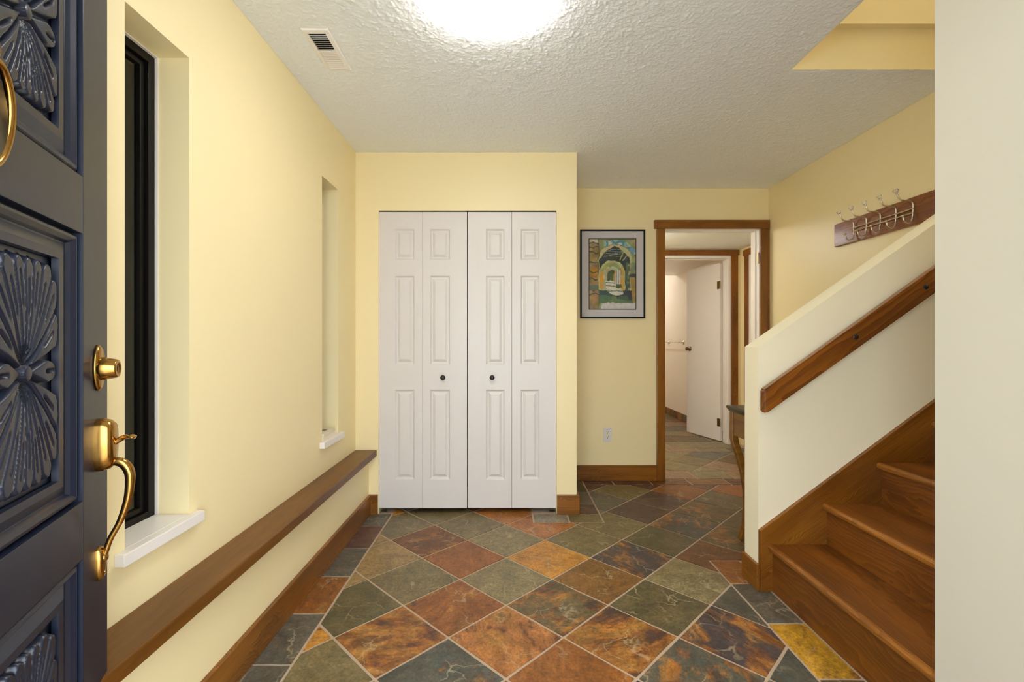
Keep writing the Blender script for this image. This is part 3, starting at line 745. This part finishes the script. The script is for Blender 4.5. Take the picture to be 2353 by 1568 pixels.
for z0, z1 in PZ:
    px0, px1 = ST, DW-ST
    cxm, czm = (px0+px1)/2, (z0+z1)/2
    # moulding rings of the sunken frame
    bm = bmesh.new(); rings = []
    for ins, d in ((0, 0), (.0012, .018), (.006, .018), (.008, .009), (.014, .005), (.022, .004), (.032, .010), (.038, .016), (.042, .016), (.070, .008), (.091, .0075), (.0925, .018)):
        ins *= 0.85; iz = ins*0.80
        rings.append([bm.verts.new((x-cxm, d, z-czm)) for x, z in ((px0+ins, z0+iz), (px1-ins, z0+iz), (px1-ins, z1-iz), (px0+ins, z1-iz))])
    for p, q in zip(rings[:-1], rings[1:]):
        for k in range(4): bm.faces.new((p[k], p[(k+1) % 4], q[(k+1) % 4], q[k]))
    panel = dbox('panel', (px0+.0005, .0225, z0+.0005), (px1-.0005, TH-.006, z1-.0005), bev=0.0)
    mo = dl('moulding', bm, 'navy_gloss', panel, (cxm, 0, czm))
    fx0, fx1, fz0, fz1 = px0+.0786, px1-.0786, z0+.0629, z1-.0629
    NX, NZ = 300, int(300*(fz1-fz0)/(fx1-fx0)*0.9)
    A, B = 0.100, (fz1-fz0)/2-.004
    c1, c2 = DW-0.303, 0.303
    verts = []; faces = []
    for j in range(NZ+1):
        for i in range(NX+1):
            x = fx0+(fx1-fx0)*i/NX; z = fz0+(fz1-fz0)*j/NZ
            h = carve(x-(c1 if x > cxm else c2), z-czm, A, B)
            if abs(x-cxm) < 0.048:
                w = abs(x-cxm)/0.048
                h = max(h, (1-w**3)**.7*(1-sm(.90, .97, abs(z-czm)/B))*(0.55+0.45*math.cos((z-czm)*70)**2))
            verts.append((x-cxm, 0.021-0.0150*h, z-czm))
    for j in range(NZ):
        for i in range(NX):
            a = j*(NX+1)+i; faces.append((a, a+1, a+NX+2, a+NX+1))
    me = bpy.data.meshes.new('carving'); me.from_pydata(verts, [], faces); me.materials.append(M['navy_gloss'])
    for p in me.polygons: p.use_smooth = True
    o = bpy.data.objects.new('carving', me); col.objects.link(o); o.parent = panel
    o.matrix_basis = panel.matrix_basis.inverted() @ Matrix.Translation((cxm, 0, czm))
# brass hardware, all in door-local coordinates; out = -y
HXL = DW-0.054
RX = Matrix.Rotation(math.pi/2, 4, 'X')                # local z -> -y (outwards)
bm = bmesh.new(); add_lathe(bm, [(0, 0), (.0245, 0), (.0245, .004), (.021, .0075), (0, .0075)], Matrix(), 28, (1.0, 1.98))
pl = dl('deadbolt_plate', bm, 'brass', None, (HXL, 0, 1.108), RX, True)
bm = bmesh.new(); add_lathe(bm, [(0, .006), (.0245, .006), (.0245, .012), (.0195, .034), (.0185, .036), (.012, .0365), (.0115, .0345), (0, .0345)], Matrix(), 28)
cy = dl('lock_cylinder', bm, 'brass', pl, (HXL, 0, 1.106), RX, True)
bm = bmesh.new(); add_box(bm, (-.0012, -.005, .0343), (.0012, .005, .0352)); dl('keyway', bm, 'black_iron', pl, (HXL, 0, 1.106), RX)
def shield(name, half_w, z0, z1, dep, zc):
    """soft pillow plate, taller than wide, widest above the middle"""
    bm = bmesh.new(); n = 28; zz = (z1+z0)/2; hh = (z1-z0)/2; rings = []
    for s, d in ((1.0, 0), (1.0, dep*.35), (.93, dep*.75), (.80, dep), (.4, dep*1.06), (0, dep*1.08)):
        ring = []
        for k in range(n):
            a = 2*math.pi*k/n
            w = half_w*(1-0.16*max(0, -math.sin(a)))
            e = 0.72
            cx_ = math.copysign(abs(math.cos(a))**e, math.cos(a)); sz_ = math.copysign(abs(math.sin(a))**e, math.sin(a))
            ring.append(bm.verts.new((cx_*w*s, -d, sz_*hh*s)) if s > 0 else None)
        if s == 0: ring = [bm.verts.new((0, -d, 0))]
        rings.append(ring)
    for p, q in zip(rings[:-1], rings[1:]):
        for k in range(n):
            if len(q) == 1: bm.faces.new((p[k], p[(k+1) % n], q[0]))
            else: bm.faces.new((p[k], p[(k+1) % n], q[(k+1) % n], q[k]))
    return dl(name, bm, 'brass', None, (HXL, 0, zz), None, True)
up = shield('handle_plate', .026, .888, 1.000, .030, .95)
lo_ = shield('lower_plate', .0155, .655, .727, .012, .69)
def grip_pt(px, py): return (HXL, -(px-226)*0.04/56, HC-(py-CY)*1.0/F)
gp = spline([(HXL, -.020, .903), grip_pt(268, 1064), grip_pt(288, 1070), grip_pt(302, 1088), grip_pt(305, 1112), grip_pt(299, 1155), grip_pt(281, 1203), grip_pt(258, 1240), (HXL, -.016, .722), (HXL, -.010, .700)], 5)
n = len(gp); rad = [(.0058+.0042*math.sin(math.pi*min(1, (k/n)*1.25+.15)), .0085+.002*math.sin(math.pi*k/n)) for k in range(n)]
bm = bmesh.new(); add_tube(bm, gp, [r[0] for r in rad], 12)
dl('grip', bm, 'brass', None, (0, 0, 0), None, True)
tp = spline([(HXL, -.026, .944), (HXL, -.036, .951), (HXL, -.047, .957), (HXL, -.058, .958), (HXL, -.066, .955)], 4)
bm = bmesh.new(); nn = len(tp); add_tube(bm, tp, [((.006+.0075*sm(.35, .75, k/nn))*(1.0 if k < nn-1 else .6), .0058-.0022*sm(.3, .8, k/nn)) for k in range(nn)], 12)
dl('thumb_latch', bm, 'brass', up, (0, 0, 0), None, True)
bm = bmesh.new(); add_lathe(bm, [(0, .010), (.009, .010), (.0095, .014), (.006, .018), (0, .018)]); dl('grip_foot', bm, 'brass', lo_, (HXL, 0, .703), RX, True)
bm = bmesh.new(); add_lathe(bm, [(0, .010), (.003, .0135), (0, .0145)], Matrix(), 10); dl('screw', bm, 'brass', lo_, (HXL, 0, .672), RX, True)
# knocker in the middle of the door
kx = DW-0.462
bm = bmesh.new(); add_lathe(bm, [(0, 0), (.030, 0), (.030, .005), (.024, .010), (.014, .016), (.012, .026), (0, .028)], Matrix(), 24, (1, 1.25))
kp = dl('knocker_plate', bm, 'brass', None, (kx, -.0005, 1.565), RX, True)
bm = bmesh.new(); add_tube(bm, [(.046*math.sin(a), -.020-.006*math.cos(a), -.080+.072*math.cos(a)) for a in [2*math.pi*k/32 for k in range(33)]], [.0048+.002*(k/32*(1-k/32)*4) for k in range(33)], 10, False)
dl('knocker_ring', bm, 'brass', kp, (kx, 0, 1.555), None, True)
bm = bmesh.new(); add_lathe(bm, [(0, 0), (.036, 0), (.041, .018), (.037, .022), (0, .022)], Matrix(), 28, (1, 1.6)); dl('strike_plate', bm, 'black_iron', kp, (kx, -.0005, 1.475), RX, True)
for z in (.2, 1.02, 1.84):
    bm = bmesh.new(); add_tube(bm, [(-.006, TH+.004, z-.05), (-.006, TH+.004, z+.05)], .006); dl('hinge', bm, 'brass')
bm = bmesh.new(); add_lathe(bm, [(0, 0), (.030, 0), (.030, .004), (.012, .010), (.011, .024), (.022, .030), (.025, .040), (.018, .048), (0, .050)])
dl('inner_knob', bm, 'brass', None, (HXL, TH, .94), Matrix.Rotation(-math.pi/2, 4, 'X'), True)
tag(boxes('trim_5', [((-.60, YF-.14, 0), (-.575, YF+.002, 2.07)), ((.435, YF-.14, 0), (.46, YF+.002, 2.07)), ((-.575, YF-.14, 2.048), (.435, YF+.002, 2.07))], 'white_paint'),
    'white jamb of the open front doorway', 'door frame', None, 'structure')

# ------------------------------------------------------------------ bathroom door, towel bar
p0 = Vector(((1655-CX)*YH1/F, YH1+.012)); p1 = Vector(((1578-CX)*5.95/F, 5.95))
d4 = empty('door_4', (p0.x, p0.y, 0.008), 'plain white bathroom door standing ajar beyond the doorway', 'door', None, 'structure')
ang = math.atan2(p1.y-p0.y, p1.x-p0.x); L4 = (p1-p0).length
R4 = Matrix.Translation((p0.x, p0.y, 0)) @ Matrix.Rotation(ang, 4, 'Z')
def d4o(name, bm, mat, parent=None, smooth=False):
    o = mesh_obj(name, bm, mat, None, smooth=smooth); o.matrix_basis = R4.copy()
    return adopt(o, parent or d4)
bm = bmesh.new(); add_box(bm, (0, -.035, .010), (L4, 0, 2.052), .002); slab = d4o('door_slab', bm, 'white_paint')
bm = bmesh.new(); add_lathe(bm, [(0, 0), (.030, 0), (.029, .006), (.012, .010), (.010, .030), (.020, .036), (.024, .046), (.020, .054), (0, .058)], Matrix.Translation((L4-.06, 0, 1.06)) @ Matrix.Rotation(-math.pi/2, 4, 'X'))
d4o('door_knob', bm, 'antique_brass', slab, True)
bm = bmesh.new(); add_lathe(bm, [(0, 0), (.030, 0), (.029, .006), (.012, .010), (.010, .030), (.020, .036), (.024, .046), (.020, .054), (0, .058)], Matrix.Translation((L4-.06, -.035, 1.06)) @ Matrix.Rotation(math.pi/2, 4, 'X'))
d4o('door_knob', bm, 'antique_brass', slab, True)
for z in (1.80, 0.22):
    bm = bmesh.new(); add_box(bm, (-.004, .0005, z-.045), (.040, .0030, z+.045)); add_tube(bm, [(-.008, .006, z-.046), (-.008, .006, z+.046)], .007)
    d4o('hinge', bm, 'antique_brass', slab)
tb = empty('towel_bar', (XBR, 7.0, 1.13), 'thin metal towel bar on the cream bathroom wall', 'towel bar')
bm = bmesh.new(); add_tube(bm, [(XBR-.07, 6.76, 1.135), (XBR-.07, 7.60, 1.135)], .008); mesh_obj('bar', bm, 'nickel', tb)
for y in (6.79, 7.41):
    bm = bmesh.new(); add_lathe(bm, [(0, 0), (.032, 0), (.030, .006), (.010, .012), (.009, .060), (.013, .064), (.012, .076), (0, .080)], Matrix.Translation((XBR-.0005, y, 1.135)) @ Matrix.Rotation(-math.pi/2, 4, 'Y'))
    mesh_obj('post', bm, 'nickel', tb, smooth=True)

# ------------------------------------------------------------------ stairs
st = empty('staircase', (1.225, (YN+YK0)/2, 0), 'brown varnished wooden stairs with dark treads and plain risers', 'stairs')
N0X, RUN, Z1, RISE = 1.205, 0.2525, 0.219, 0.1895
YS0, YS1 = YN+.002, YK0-.0205
for k in range(10):
    nx = N0X+RUN*k; z = Z1+RISE*k
    board('riser', (nx+.022, YS0, (0.0005 if k == 0 else z-RISE+.0003)), (nx+.040, YS1, z-.0285), 'Y', 'stair_fir', st, .001)
    bm = bmesh.new(); Ln = YS1-YS0; Wd = RUN+.036
    NS = .020
    board('tread', (nx+NS+.0003, YS0, z-.028), (nx+Wd, YS1, z), 'Y', 'stair_fir', st, .0006)
    prof = [(NS, -.014), (.008, -.014), (.002, -.010), (0, -.003), (0, .005), (.003, .011), (.009, .014), (NS, .014)]
    f0 = [bm.verts.new((-Ln/2, -(a-NS/2), b)) for a, b in prof]; f1 = [bm.verts.new((Ln/2, -(a-NS/2), b)) for a, b in prof]
    bm.faces.new(f0); bm.faces.new(f1[::-1])
    for i in range(8): bm.faces.new((f0[i], f1[i], f1[(i+1) % 8], f0[(i+1) % 8]))
    mesh_obj('nosing', bm, 'nosing_wood', st, (nx+NS/2, (YS0+YS1)/2, z-.014), (0, 0, math.pi/2))
# wall skirt board, from pixels on the knee wall
def skz(px): return on_y(px, 1217-0.732*(px-1745), YK0)
A0 = skz(1745); A1x = 3.65; A1z = A0[1]+(A1x-A0[0])*.745
sl = math.atan(.745)
prism('skirt_board', [(XK+.0003, .0005), (1.31, .0005), (1.36, .12), (A1x, A1z-.42), (A1x, A1z), (XK+.0003, A0[1])], YK0-.020, YK0-.0003, 'XZ', 'stained_fir', st, sl)

# handrail with wooden plugs
hr = empty('handrail', on_y(1750, 920, YK0-.05)[0:1]+(YK0-.05, .9), 'thick brown wooden handrail fixed to the stair half wall', 'handrail')
Yh0, Yh1 = YK0-.062, YK0-.020
a0 = on_y(1757, 897, Yh0); th = math.atan(0.7165); u = Vector((math.cos(th), math.sin(th))); nrm = Vector((math.sin(th), -math.cos(th)))
hgt = 0.0935
P0 = Vector(a0); LEN = 2.3
pA = P0; pB = P0+u*LEN; pC = pB+nrm*hgt
# vertical cut at the lower end with a clipped corner
vb = hgt/math.cos(th)
pE = P0+Vector((0, -vb+.012)); pD = P0+Vector((.012, -vb+.012*math.tan(th)))
prism('rail', [tuple(pA), tuple(pB), tuple(pC), tuple(pD), tuple(pE)], Yh0, Yh1, 'XZ', 'rail_wood', hr, th, .006)
for px, py in ((1967, 775), (2128, 659)):
    X, Z = on_y(px, py, Yh0)
    bm = bmesh.new(); add_lathe(bm, [(0, 0), (.0125, 0), (.0120, .0012), (0, .0022)], Matrix.Rotation(math.pi/2, 4, 'X'), 18)
    mesh_obj('plug', bm, 'black_iron', hr, (X, Yh0+.0006, Z), None, True)
    bm = bmesh.new(); add_tube(bm, [(0, 0, 0), (0, YK0-Yh1, 0)], .016, 14); mesh_obj('spacer', bm, 'rail_wood', hr, (X, Yh1, Z))

# ------------------------------------------------------------------ picture
pY = YB-.024
px0, px1, pz1, pz0 = .597, 1.1345, HC+(CY-529)/S2, HC-(732-CY)/S2
px0, px1 = (1332.5-CX)/S2, (1481-CX)/S2
z1, z0 = HC+(CY-529)/S2, HC+(CY-732)/S2
pic = empty('framed_picture', ((px0+px1)/2, YB, z0), 'watercolour of a stone archway in a thin black frame with wide pale mat', 'picture')
fw = .0125
boxes('frame', [((px0, pY, z0), (px0+fw, YB-.0005, z1)), ((px1-fw, pY, z0), (px1, YB-.0005, z1)), ((px0+fw, pY, z0), (px1-fw, YB-.0005, z0+fw)), ((px0+fw, pY, z1-fw), (px1-fw, YB-.0005, z1))], 'black_frame', pic, .0012)
boxes('mat', [((px0+fw, pY+.011, z0+fw), (px1-fw, pY+.013, z1-fw))], 'mat_board', pic)
ax0, ax1 = (1352-CX)/S2, (1461-CX)/S2; az1, az0 = HC+(CY-549)/S2, HC+(CY-712)/S2
e = .0065
boxes('inner_mat_line', [((ax0, pY+.0095, az0), (ax1, pY+.0108, az1))], 'black_frame', pic)
def smooth_noise(seed):
    rg = random.Random(seed); g = {}
    def f(x, y):
        i, j = math.floor(x), math.floor(y); s, t_ = x-i, y-j; s = s*s*(3-2*s); t_ = t_*t_*(3-2*t_)
        def q(a, b):
            if (a, b) not in g: g[(a, b)] = rg.random()
            return g[(a, b)]
        return (q(i, j)*(1-s)+q(i+1, j)*s)*(1-t_)+(q(i, j+1)*(1-s)+q(i+1, j+1)*s)*t_
    return f
nz1, nz2, nz3 = smooth_noise(1), smooth_noise(2), smooth_noise(3)
def inpoly(u, v, P):
    c = False; n = len(P)
    for i in range(n):
        (x1, y1), (x2, y2) = P[i], P[(i+1) % n]
        if (y1 > v) != (y2 > v) and u < (x2-x1)*(v-y1)/(y2-y1)+x1: c = not c
    return c
def seg(u, v, a, b):
    dx, dy = b[0]-a[0], b[1]-a[1]; L = dx*dx+dy*dy
    t_ = max(0, min(1, ((u-a[0])*dx+(v-a[1])*dy)/L))
    return math.hypot(u-a[0]-t_*dx, (v-a[1]-t_*dy)*1.5)
def arch(u, v, c, top, halfw, spring, foot):
    if v > foot or v < top: return False
    if v >= spring: return abs(u-c) <= halfw
    return ((u-c)/halfw)**2+((spring-v)/(spring-top))**2 <= 1
def paint(u, v):
    a = nz1(u*9, v*13); b = nz2(u*22, v*32); d = nz3(u*5, v*6)
    uu = u+(a-.5)*.035; vv = v+(b-.5)*.018
    c = (112+60*d, 128+36*a, 78+40*b)                                     # mossy green ground
    if uu < .205:                                                         # stones at the left
        c = (150+50*(a-.5)+20*d, 134+40*(a-.5), 84+50*(b-.5))
        if vv < .05: c = (205, 190, 165)
        for q in (.055, .115, .19, .335, .475, .575, .73, .79): 
            if abs(vv-q-.012*math.sin(u*30+q*50)) < .006+.004*a: c = (76, 78, 62)
        if .40 < vv < .55: c = (c[0]+18, c[1]-8, c[2]-38)
        if .66 < vv < .74: c = (104, 118, 100)
        if uu > .188: c = (90, 104, 66)
    else:
        if vv < .22 and uu > .33 and ((uu-.56)/.46)**2+((vv-.30)/.27)**2 > .72 and ((uu-.56)/.46)**2+((vv-.30)/.27)**2 < 1.18:
            c = [(196, 200, 186), (110, 152, 172), (70, 138, 158), (150, 172, 168), (176, 176, 128)][int(a*5) % 5]
        if arch(uu, vv, .55, .085, .385, .30, .95): c = (202-24*a, 190-20*b, 136)  # big arch stones
        if uu > .90 and vv > .34: c = (122+40*(a-.5), 134+36*(b-.5), 104)
        if uu > .88 and .50 < vv < .545: c = (58, 72, 66)
        if uu > .90 and vv > .56: c = (160+40*(a-.5), 136, 78)
        if inpoly(uu, vv, [(.215, .30), (.33, .185), (.45, .125), (.545, .10), (.66, .135), (.80, .215), (.885, .265), (.895, .5), (.88, .80), (.74, .80), (.215, .55)]):
            c = (38+26*a, 46+30*a, 50+30*b)
            if vv < .285:
                for q in (.15, .178, .205, .222, .245):
                    if abs(v-q-.006*math.sin(u*17+q*90)) < .0032 and .30 < u < .74: c = (150, 160, 140)
            if seg(u, v, (.735, .185), (.66, .30)) < .012: c = (170, 166, 96)
            if seg(u, v, (.83, .225), (.725, .305)) < .009: c = (176, 176, 140)
            if uu > .80 and vv > .34: c = (58+40*a, 84+30*a, 78)
            if uu > .835 and vv > .36 and b > .55: c = (150, 150, 110)
        if arch(uu, vv, .495, .305, .285, .50, .80): c = (176+30*(a-.5), 176+30*(b-.5), 122)
        if arch(uu, vv, .485, .335, .235, .52, .80): c = (128+50*a, 138+40*a, 80+40*b)
        if arch(uu, vv, .480, .395, .200, .54, .80): c = (190+30*(a-.5), 180+20*(b-.5), 132)
        if (.235 < uu < .305 and .46 < vv < .72) or (.685 < uu < .745 and .40 < vv < .74): c = (206, 148, 56) if b > .4 else (190, 176, 110)
        if arch(uu, vv, .475, .425, .150, .55, .80): c = (150+40*a, 160+20*a, 110+50*b)
        if arch(uu, vv, .475, .445, .085, .50, .60): c = (54+40*a, 72+40*a, 58)
        if .56 < uu < .66 and .45 < vv < .68: c = (214, 208, 196) if int(u*55) % 2 else (120, 124, 118)
        if .53 < uu < .57 and .46 < vv < .62: c = (196, 150, 70)
        if inpoly(uu, vv, [(.33, .595), (.54, .60), (.62, .66), (.74, .76), (.73, .80), (.56, .805), (.42, .775), (.36, .70)]):
            c = (224-14*a, 214-14*a, 190)
            for q in (.625, .67, .735, .752):
                if abs(v-q-.005*math.sin(u*14)) < .005: c = (84, 104, 70)
        if .58 < uu < .70 and .65 < vv < .71 and b > .5: c = (80, 96, 54)
        if vv > .735 and vv > .74+.10*abs(uu-.5)**.5-.06 and not inpoly(uu, vv, [(.36, .72), (.74, .74), (.75, .79), (.58, .81), (.42, .78)]) and uu < .93:
            c = (52+34*a, 86+24*a, 84+16*b) if vv < .80+.06*(u-.2) else (96+44*(a-.3), 124+26*(a-.3), 76+20*b)
            if .60 < uu and vv < .86+.1*(uu-.6): c = (62, 72, 84) if a > .45 else (80, 100, 80)
        if vv > .925-.02*a+.03*(1-u)*0: c = (206-10*b, 198-10*b, 186) if uu > .26 else (150, 158, 110)
    k = 1.10+.16*b
    return [max(0, min(255, x*k)) for x in c]
NU, NV = 150, 224
verts = []; cols = []; faces = []
X0, X1, Z0_, Z1_ = ax0+e, ax1-e, az0+e, az1-e
for j in range(NV+1):
    for i in range(NU+1):
        verts.append((X0+(X1-X0)*i/NU-(X0+X1)/2, 0, Z1_-(Z1_-Z0_)*j/NV-(Z0_+Z1_)/2)); cols.append(srgb(*paint(i/NU, j/NV)))
for j in range(NV):
    for i in range(NU):
        a = j*(NU+1)+i; faces.append((a, a+NU+1, a+NU+2, a+1))
me = bpy.data.meshes.new('painting'); me.from_pydata(verts, [], faces); me.materials.append(M['painted_paper'])
at = me.color_attributes.new('paint', 'FLOAT_COLOR', 'POINT')
at.data.foreach_set('color', [x for c in cols for x in c])
o = bpy.data.objects.new('painting', me); col.objects.link(o); o.location = ((X0+X1)/2, pY+.0090, (Z0_+Z1_)/2); adopt(o, pic)
boxes('glass', [((px0+fw, pY+.004, z0+fw), (px1-fw, pY+.006, z1-fw))], 'picture_glass', pic)

# ------------------------------------------------------------------ electrical outlet
ox, oz = (1396-CX)/S2, HC-(999-CY)/S2
ou = empty('wall_outlet', (ox, YB, oz), 'white double electrical outlet on the back wall below the picture', 'outlet')
boxes('cover_plate', [((ox-.0345, YB-.006, oz-.057), (ox+.0345, YB-.0003, oz+.057))], 'white_plastic', ou, .002)
boxes('socket_body', [((ox-.0165, YB-.0085, oz-.033), (ox+.0165, YB-.0062, oz+.033))], 'card_cream', ou, .001)
for s in (-1, 1):
    zc = oz+s*.0195
    boxes('slot', [((ox-.0085, YB-.0090, zc+.001), (ox-.0055, YB-.0086, zc+.009))], 'bronze_frame', ou)
    boxes('slot', [((ox+.0055, YB-.0090, zc+.001), (ox+.0085, YB-.0086, zc+.009))], 'bronze_frame', ou)
    boxes('slot', [((ox-.003, YB-.0090, zc-.009), (ox+.003, YB-.0086, zc-.003))], 'bronze_frame', ou, .0008)
    bm = bmesh.new(); add_lathe(bm, [(0, 0), (.003, 0), (.0025, .001), (0, .0012)], Matrix.Translation((ox, YB-.006, oz+s*.048)) @ Matrix.Rotation(math.pi/2, 4, 'X'), 10)
    mesh_obj('screw', bm, 'nickel', ou)

# ------------------------------------------------------------------ coat hook rail on the right wall
YR0 = F*XR/(1924-CX)
rz1, rz0 = HC+(CY-517)*YR0/F, HC+(CY-568.5)*YR0/F
rk = empty('coat_rack', (XR, YR0-.45, rz0), 'wooden coat rail with metal double hooks and glass knobs on the side wall', 'coat rack')
board('backboard', (XR-.020, YR0-.745, rz0), (XR-.0005, YR0, rz1), 'Y', 'rack_wood', rk)
zmid = (rz0+rz1)/2
hk_px = [1966-3, 1989, 2022, 2057, 2095]
ysk = [F*(XR-.03)/(p-CX) for p in (1961, 1990, 2022, 2058, 2097)]
for dz in (.010, -.012):
    bm = bmesh.new(); add_tube(bm, [(XR-.030, ysk[0]+.012, zmid+dz), (XR-.030, ysk[-1]-.006, zmid+dz)], .0034, 8); mesh_obj('rod', bm, 'nickel', rk)
for y in ysk:
    h = empty('hook', (XR-.03, y, zmid), parent=rk)
    up_ = spline([(XR-.030, y, zmid-.035), (XR-.027, y, zmid), (XR-.028, y, zmid+.035), (XR-.040, y, zmid+.050), (XR-.075, y, zmid+.054), (XR-.098, y, zmid+.060), (XR-.112, y, zmid+.088)], 5)
    bm = bmesh.new(); add_tube(bm, up_, .0042, 8)
    dn = spline([(XR-.030, y, zmid-.034), (XR-.036, y, zmid-.056), (XR-.056, y, zmid-.066), (XR-.074, y, zmid-.054), (XR-.080, y, zmid-.036)], 5)
    add_tube(bm, dn, .0042, 8)
    mesh_obj('hook_wire', bm, 'nickel', h, smooth=True)
    bm = bmesh.new(); add_lathe(bm, [(0, -.004), (.006, 0), (.008, .006), (.014, .014), (.0145, .020), (.010, .024), (0, .025)], Matrix.Translation((XR-.114, y, zmid+.090)) @ Matrix.Rotation(-.35, 4, 'Y'), 10)
    mesh_obj('glass_knob', bm, 'crystal', h)
    bm = bmesh.new(); add_lathe(bm, [(0, 0), (.0055, .001), (.0095, .007), (.009, .011), (0, .013)], Matrix.Translation((XR-.081, y, zmid-.036)) @ Matrix.Rotation(-.3, 4, 'Y'), 12)
    mesh_obj('tip_knob', bm, 'nickel', h, smooth=True)

# ------------------------------------------------------------------ console table behind the half wall
TX0, TX1, TY0, TY1, TZ = 1.300, 2.12, 2.375, 2.800, 0.781
tbo = empty('console_table', ((TX0+TX1)/2, (TY0+TY1)/2, 0), 'brown console table with dark top and curved legs behind the stair half wall', 'table')
bm = bmesh.new(); cxm, cym = (TX0+TX1)/2, (TY0+TY1)/2
rings = []
for ins, z in ((.003, TZ), (0, TZ-.004), (0, TZ-.014), (.006, TZ-.022), (.012, TZ-.034)):
    rings.append([bm.verts.new((x-cxm, y-cym, z-TZ)) for x, y in ((TX0+ins, TY0+ins), (TX1-ins, TY0+ins), (TX1-ins, TY1-ins), (TX0+ins, TY1-ins))])
bm.faces.new(rings[0]); bm.faces.new(rings[-1][::-1])
for p, q in zip(rings[:-1], rings[1:]):
    for k in range(4): bm.faces.new((p[k], p[(k+1) % 4], q[(k+1) % 4], q[k]))
mesh_obj('table_top', bm, 'dark_top', tbo, (cxm, cym, TZ))
zt = TZ-.0345; AP = .135
lx0, lx1, ly0, ly1 = TX0+.013, TX1-.013, TY0+.013, TY1-.013
board('apron', (lx0+.006, ly0+.038, zt-AP), (lx0+.024, ly1-.038, zt), 'Y', 'table_wood', tbo, .001)
board('apron', (lx1-.024, ly0+.038, zt-AP), (lx1-.006, ly1-.038, zt), 'Y', 'table_wood', tbo, .001)
board('apron', (lx0+.038, ly0+.006, zt-AP), (lx1-.038, ly0+.024, zt), 'X', 'table_wood', tbo, .001)
board('apron', (lx0+.038, ly1-.024, zt-AP), (lx1-.038, ly1-.006, zt), 'X', 'table_wood', tbo, .001)
def table_leg(cx_, cy_, sx, sy):
    """sabre leg: straight block by the apron, then sweeping in and kicking out at the foot"""
    prof = [(zt, 0, .037), (zt-AP-.02, 0, .037), (zt-.19, .006, .038), (zt-.26, .026, .036), (zt-.36, .047, .034), (zt-.46, .059, .032), (zt-.56, .061, .032), (zt-.64, .056, .032), (zt-.70, .046, .030), (.004, .036, .034)]
    bm = bmesh.new(); rings = []
    for z, inn, w in prof:
        x = inn*sx; y = inn*.45*sy
        rings.append([bm.verts.new((x+a*w/2, y+b*w/2, z)) for a, b in ((-1, -1), (1, -1), (1, 1), (-1, 1))])
    for p, q in zip(rings[:-1], rings[1:]):
        for k in range(4): bm.faces.new((p[k], p[(k+1) % 4], q[(k+1) % 4], q[k]))
    bm.faces.new(rings[0]); bm.faces.new(rings[-1][::-1])
    me_o = mesh_obj('leg', bm, 'table_wood', tbo, (cx_, cy_, 0))
    md = me_o.modifiers.new('ease', 'BEVEL'); md.width = .003; md.segments = 2
for sx, cx_ in ((1, lx0+.0185), (-1, lx1-.0185)):
    for sy, cy_ in ((1, ly0+.0185), (-1, ly1-.0185)): table_leg(cx_, cy_, sx, sy)

# ------------------------------------------------------------------ ceiling vent
vy0, vy1 = 1.900, 2.192; vx0, vx1 = -.840, -.727
vt = empty('ceiling_vent', ((vx0+vx1)/2, (vy0+vy1)/2, ZC), 'white slatted metal air vent in the stippled ceiling', 'vent')
zz = ZC-.0005; b_ = .020
bm = bmesh.new(); c = ((vx0+vx1)/2, (vy0+vy1)/2)
rings = []
for ins, z in ((0, 0), (.004, -.006), (b_, -.008), (b_+.001, -.002)):
    rings.append([bm.verts.new((x-c[0], y-c[1], z)) for x, y in ((vx0+ins, vy0+ins), (vx1-ins, vy0+ins), (vx1-ins, vy1-ins), (vx0+ins, vy1-ins))])
for p, q in zip(rings[:-1], rings[1:]):
    for k in range(4): bm.faces.new((p[k], p[(k+1) % 4], q[(k+1) % 4], q[k]))
mesh_obj('vent_frame', bm, 'metal_white', vt, (c[0], c[1], zz))
boxes('vent_throat', [((vx0+b_, vy0+b_, zz-.0012), (vx1-b_, vy1-b_, zz-.0002))], 'plain_dark', vt)
ns = 19; sp = (vy1-vy0-2*b_)/ns
for k in range(ns):
    y = vy0+b_+sp*(k+.5)
    if k == 9: 
        boxes('crossbar', [((vx0+b_, y-.005, zz-.0085), (vx1-b_, y+.005, zz-.0015))], 'metal_white', vt); continue
    tl = math.radians(38 if k < 9 else -8); hw = .0048 if k < 9 else .0047
    bm = bmesh.new(); add_box(bm, (-(vx1-vx0)/2+b_, -hw, -.0007), ((vx1-vx0)/2-b_, hw, .0007))
    mesh_obj('slat', bm, 'metal_white', vt, (c[0], y, zz-.0050), (tl, 0, 0))

# ------------------------------------------------------------------ lamps
def dome_lamp(name, x, y, zc, r, drop, mat, label):
    l = empty(name, (x, y, zc), label, 'ceiling light')
    bm = bmesh.new(); add_lathe(bm, [(0, -.0005), (r*.86, -.0005), (r*.86, -.018), (0, -.018)], Matrix(), 40)
    mesh_obj('lamp_base', bm, 'metal_white', l, (x, y, zc), None, False)
    prof = [(r*.84, -.0185)]+[(r*math.cos(a)**.8, -.024-drop*math.sin(a)) for a in [math.pi/2*k/14 for k in range(14)]]+[(0, -.024-drop)]
    bm = bmesh.new(); add_lathe(bm, prof, Matrix(), 48)
    mesh_obj('lamp_shade', bm, mat, l, (x, y, zc), None, True)
dome_lamp('ceiling_light', -.071, 1.700, ZC, .207, .048, 'lamp_main', 'glowing white dome light on the stippled hall ceiling')
dome_lamp('ceiling_light', 2.6, 1.75, 5.0, .18, .07, 'lamp_up', 'white dome light high above the stairs')
dome_lamp('ceiling_light', 1.15, 4.55, ZH, .15, .06, 'lamp_corr', 'white dome light on the corridor ceiling')
dome_lamp('ceiling_light', 1.75, 7.7, ZC, .15, .06, 'lamp_bath', 'white dome light on the bathroom ceiling')
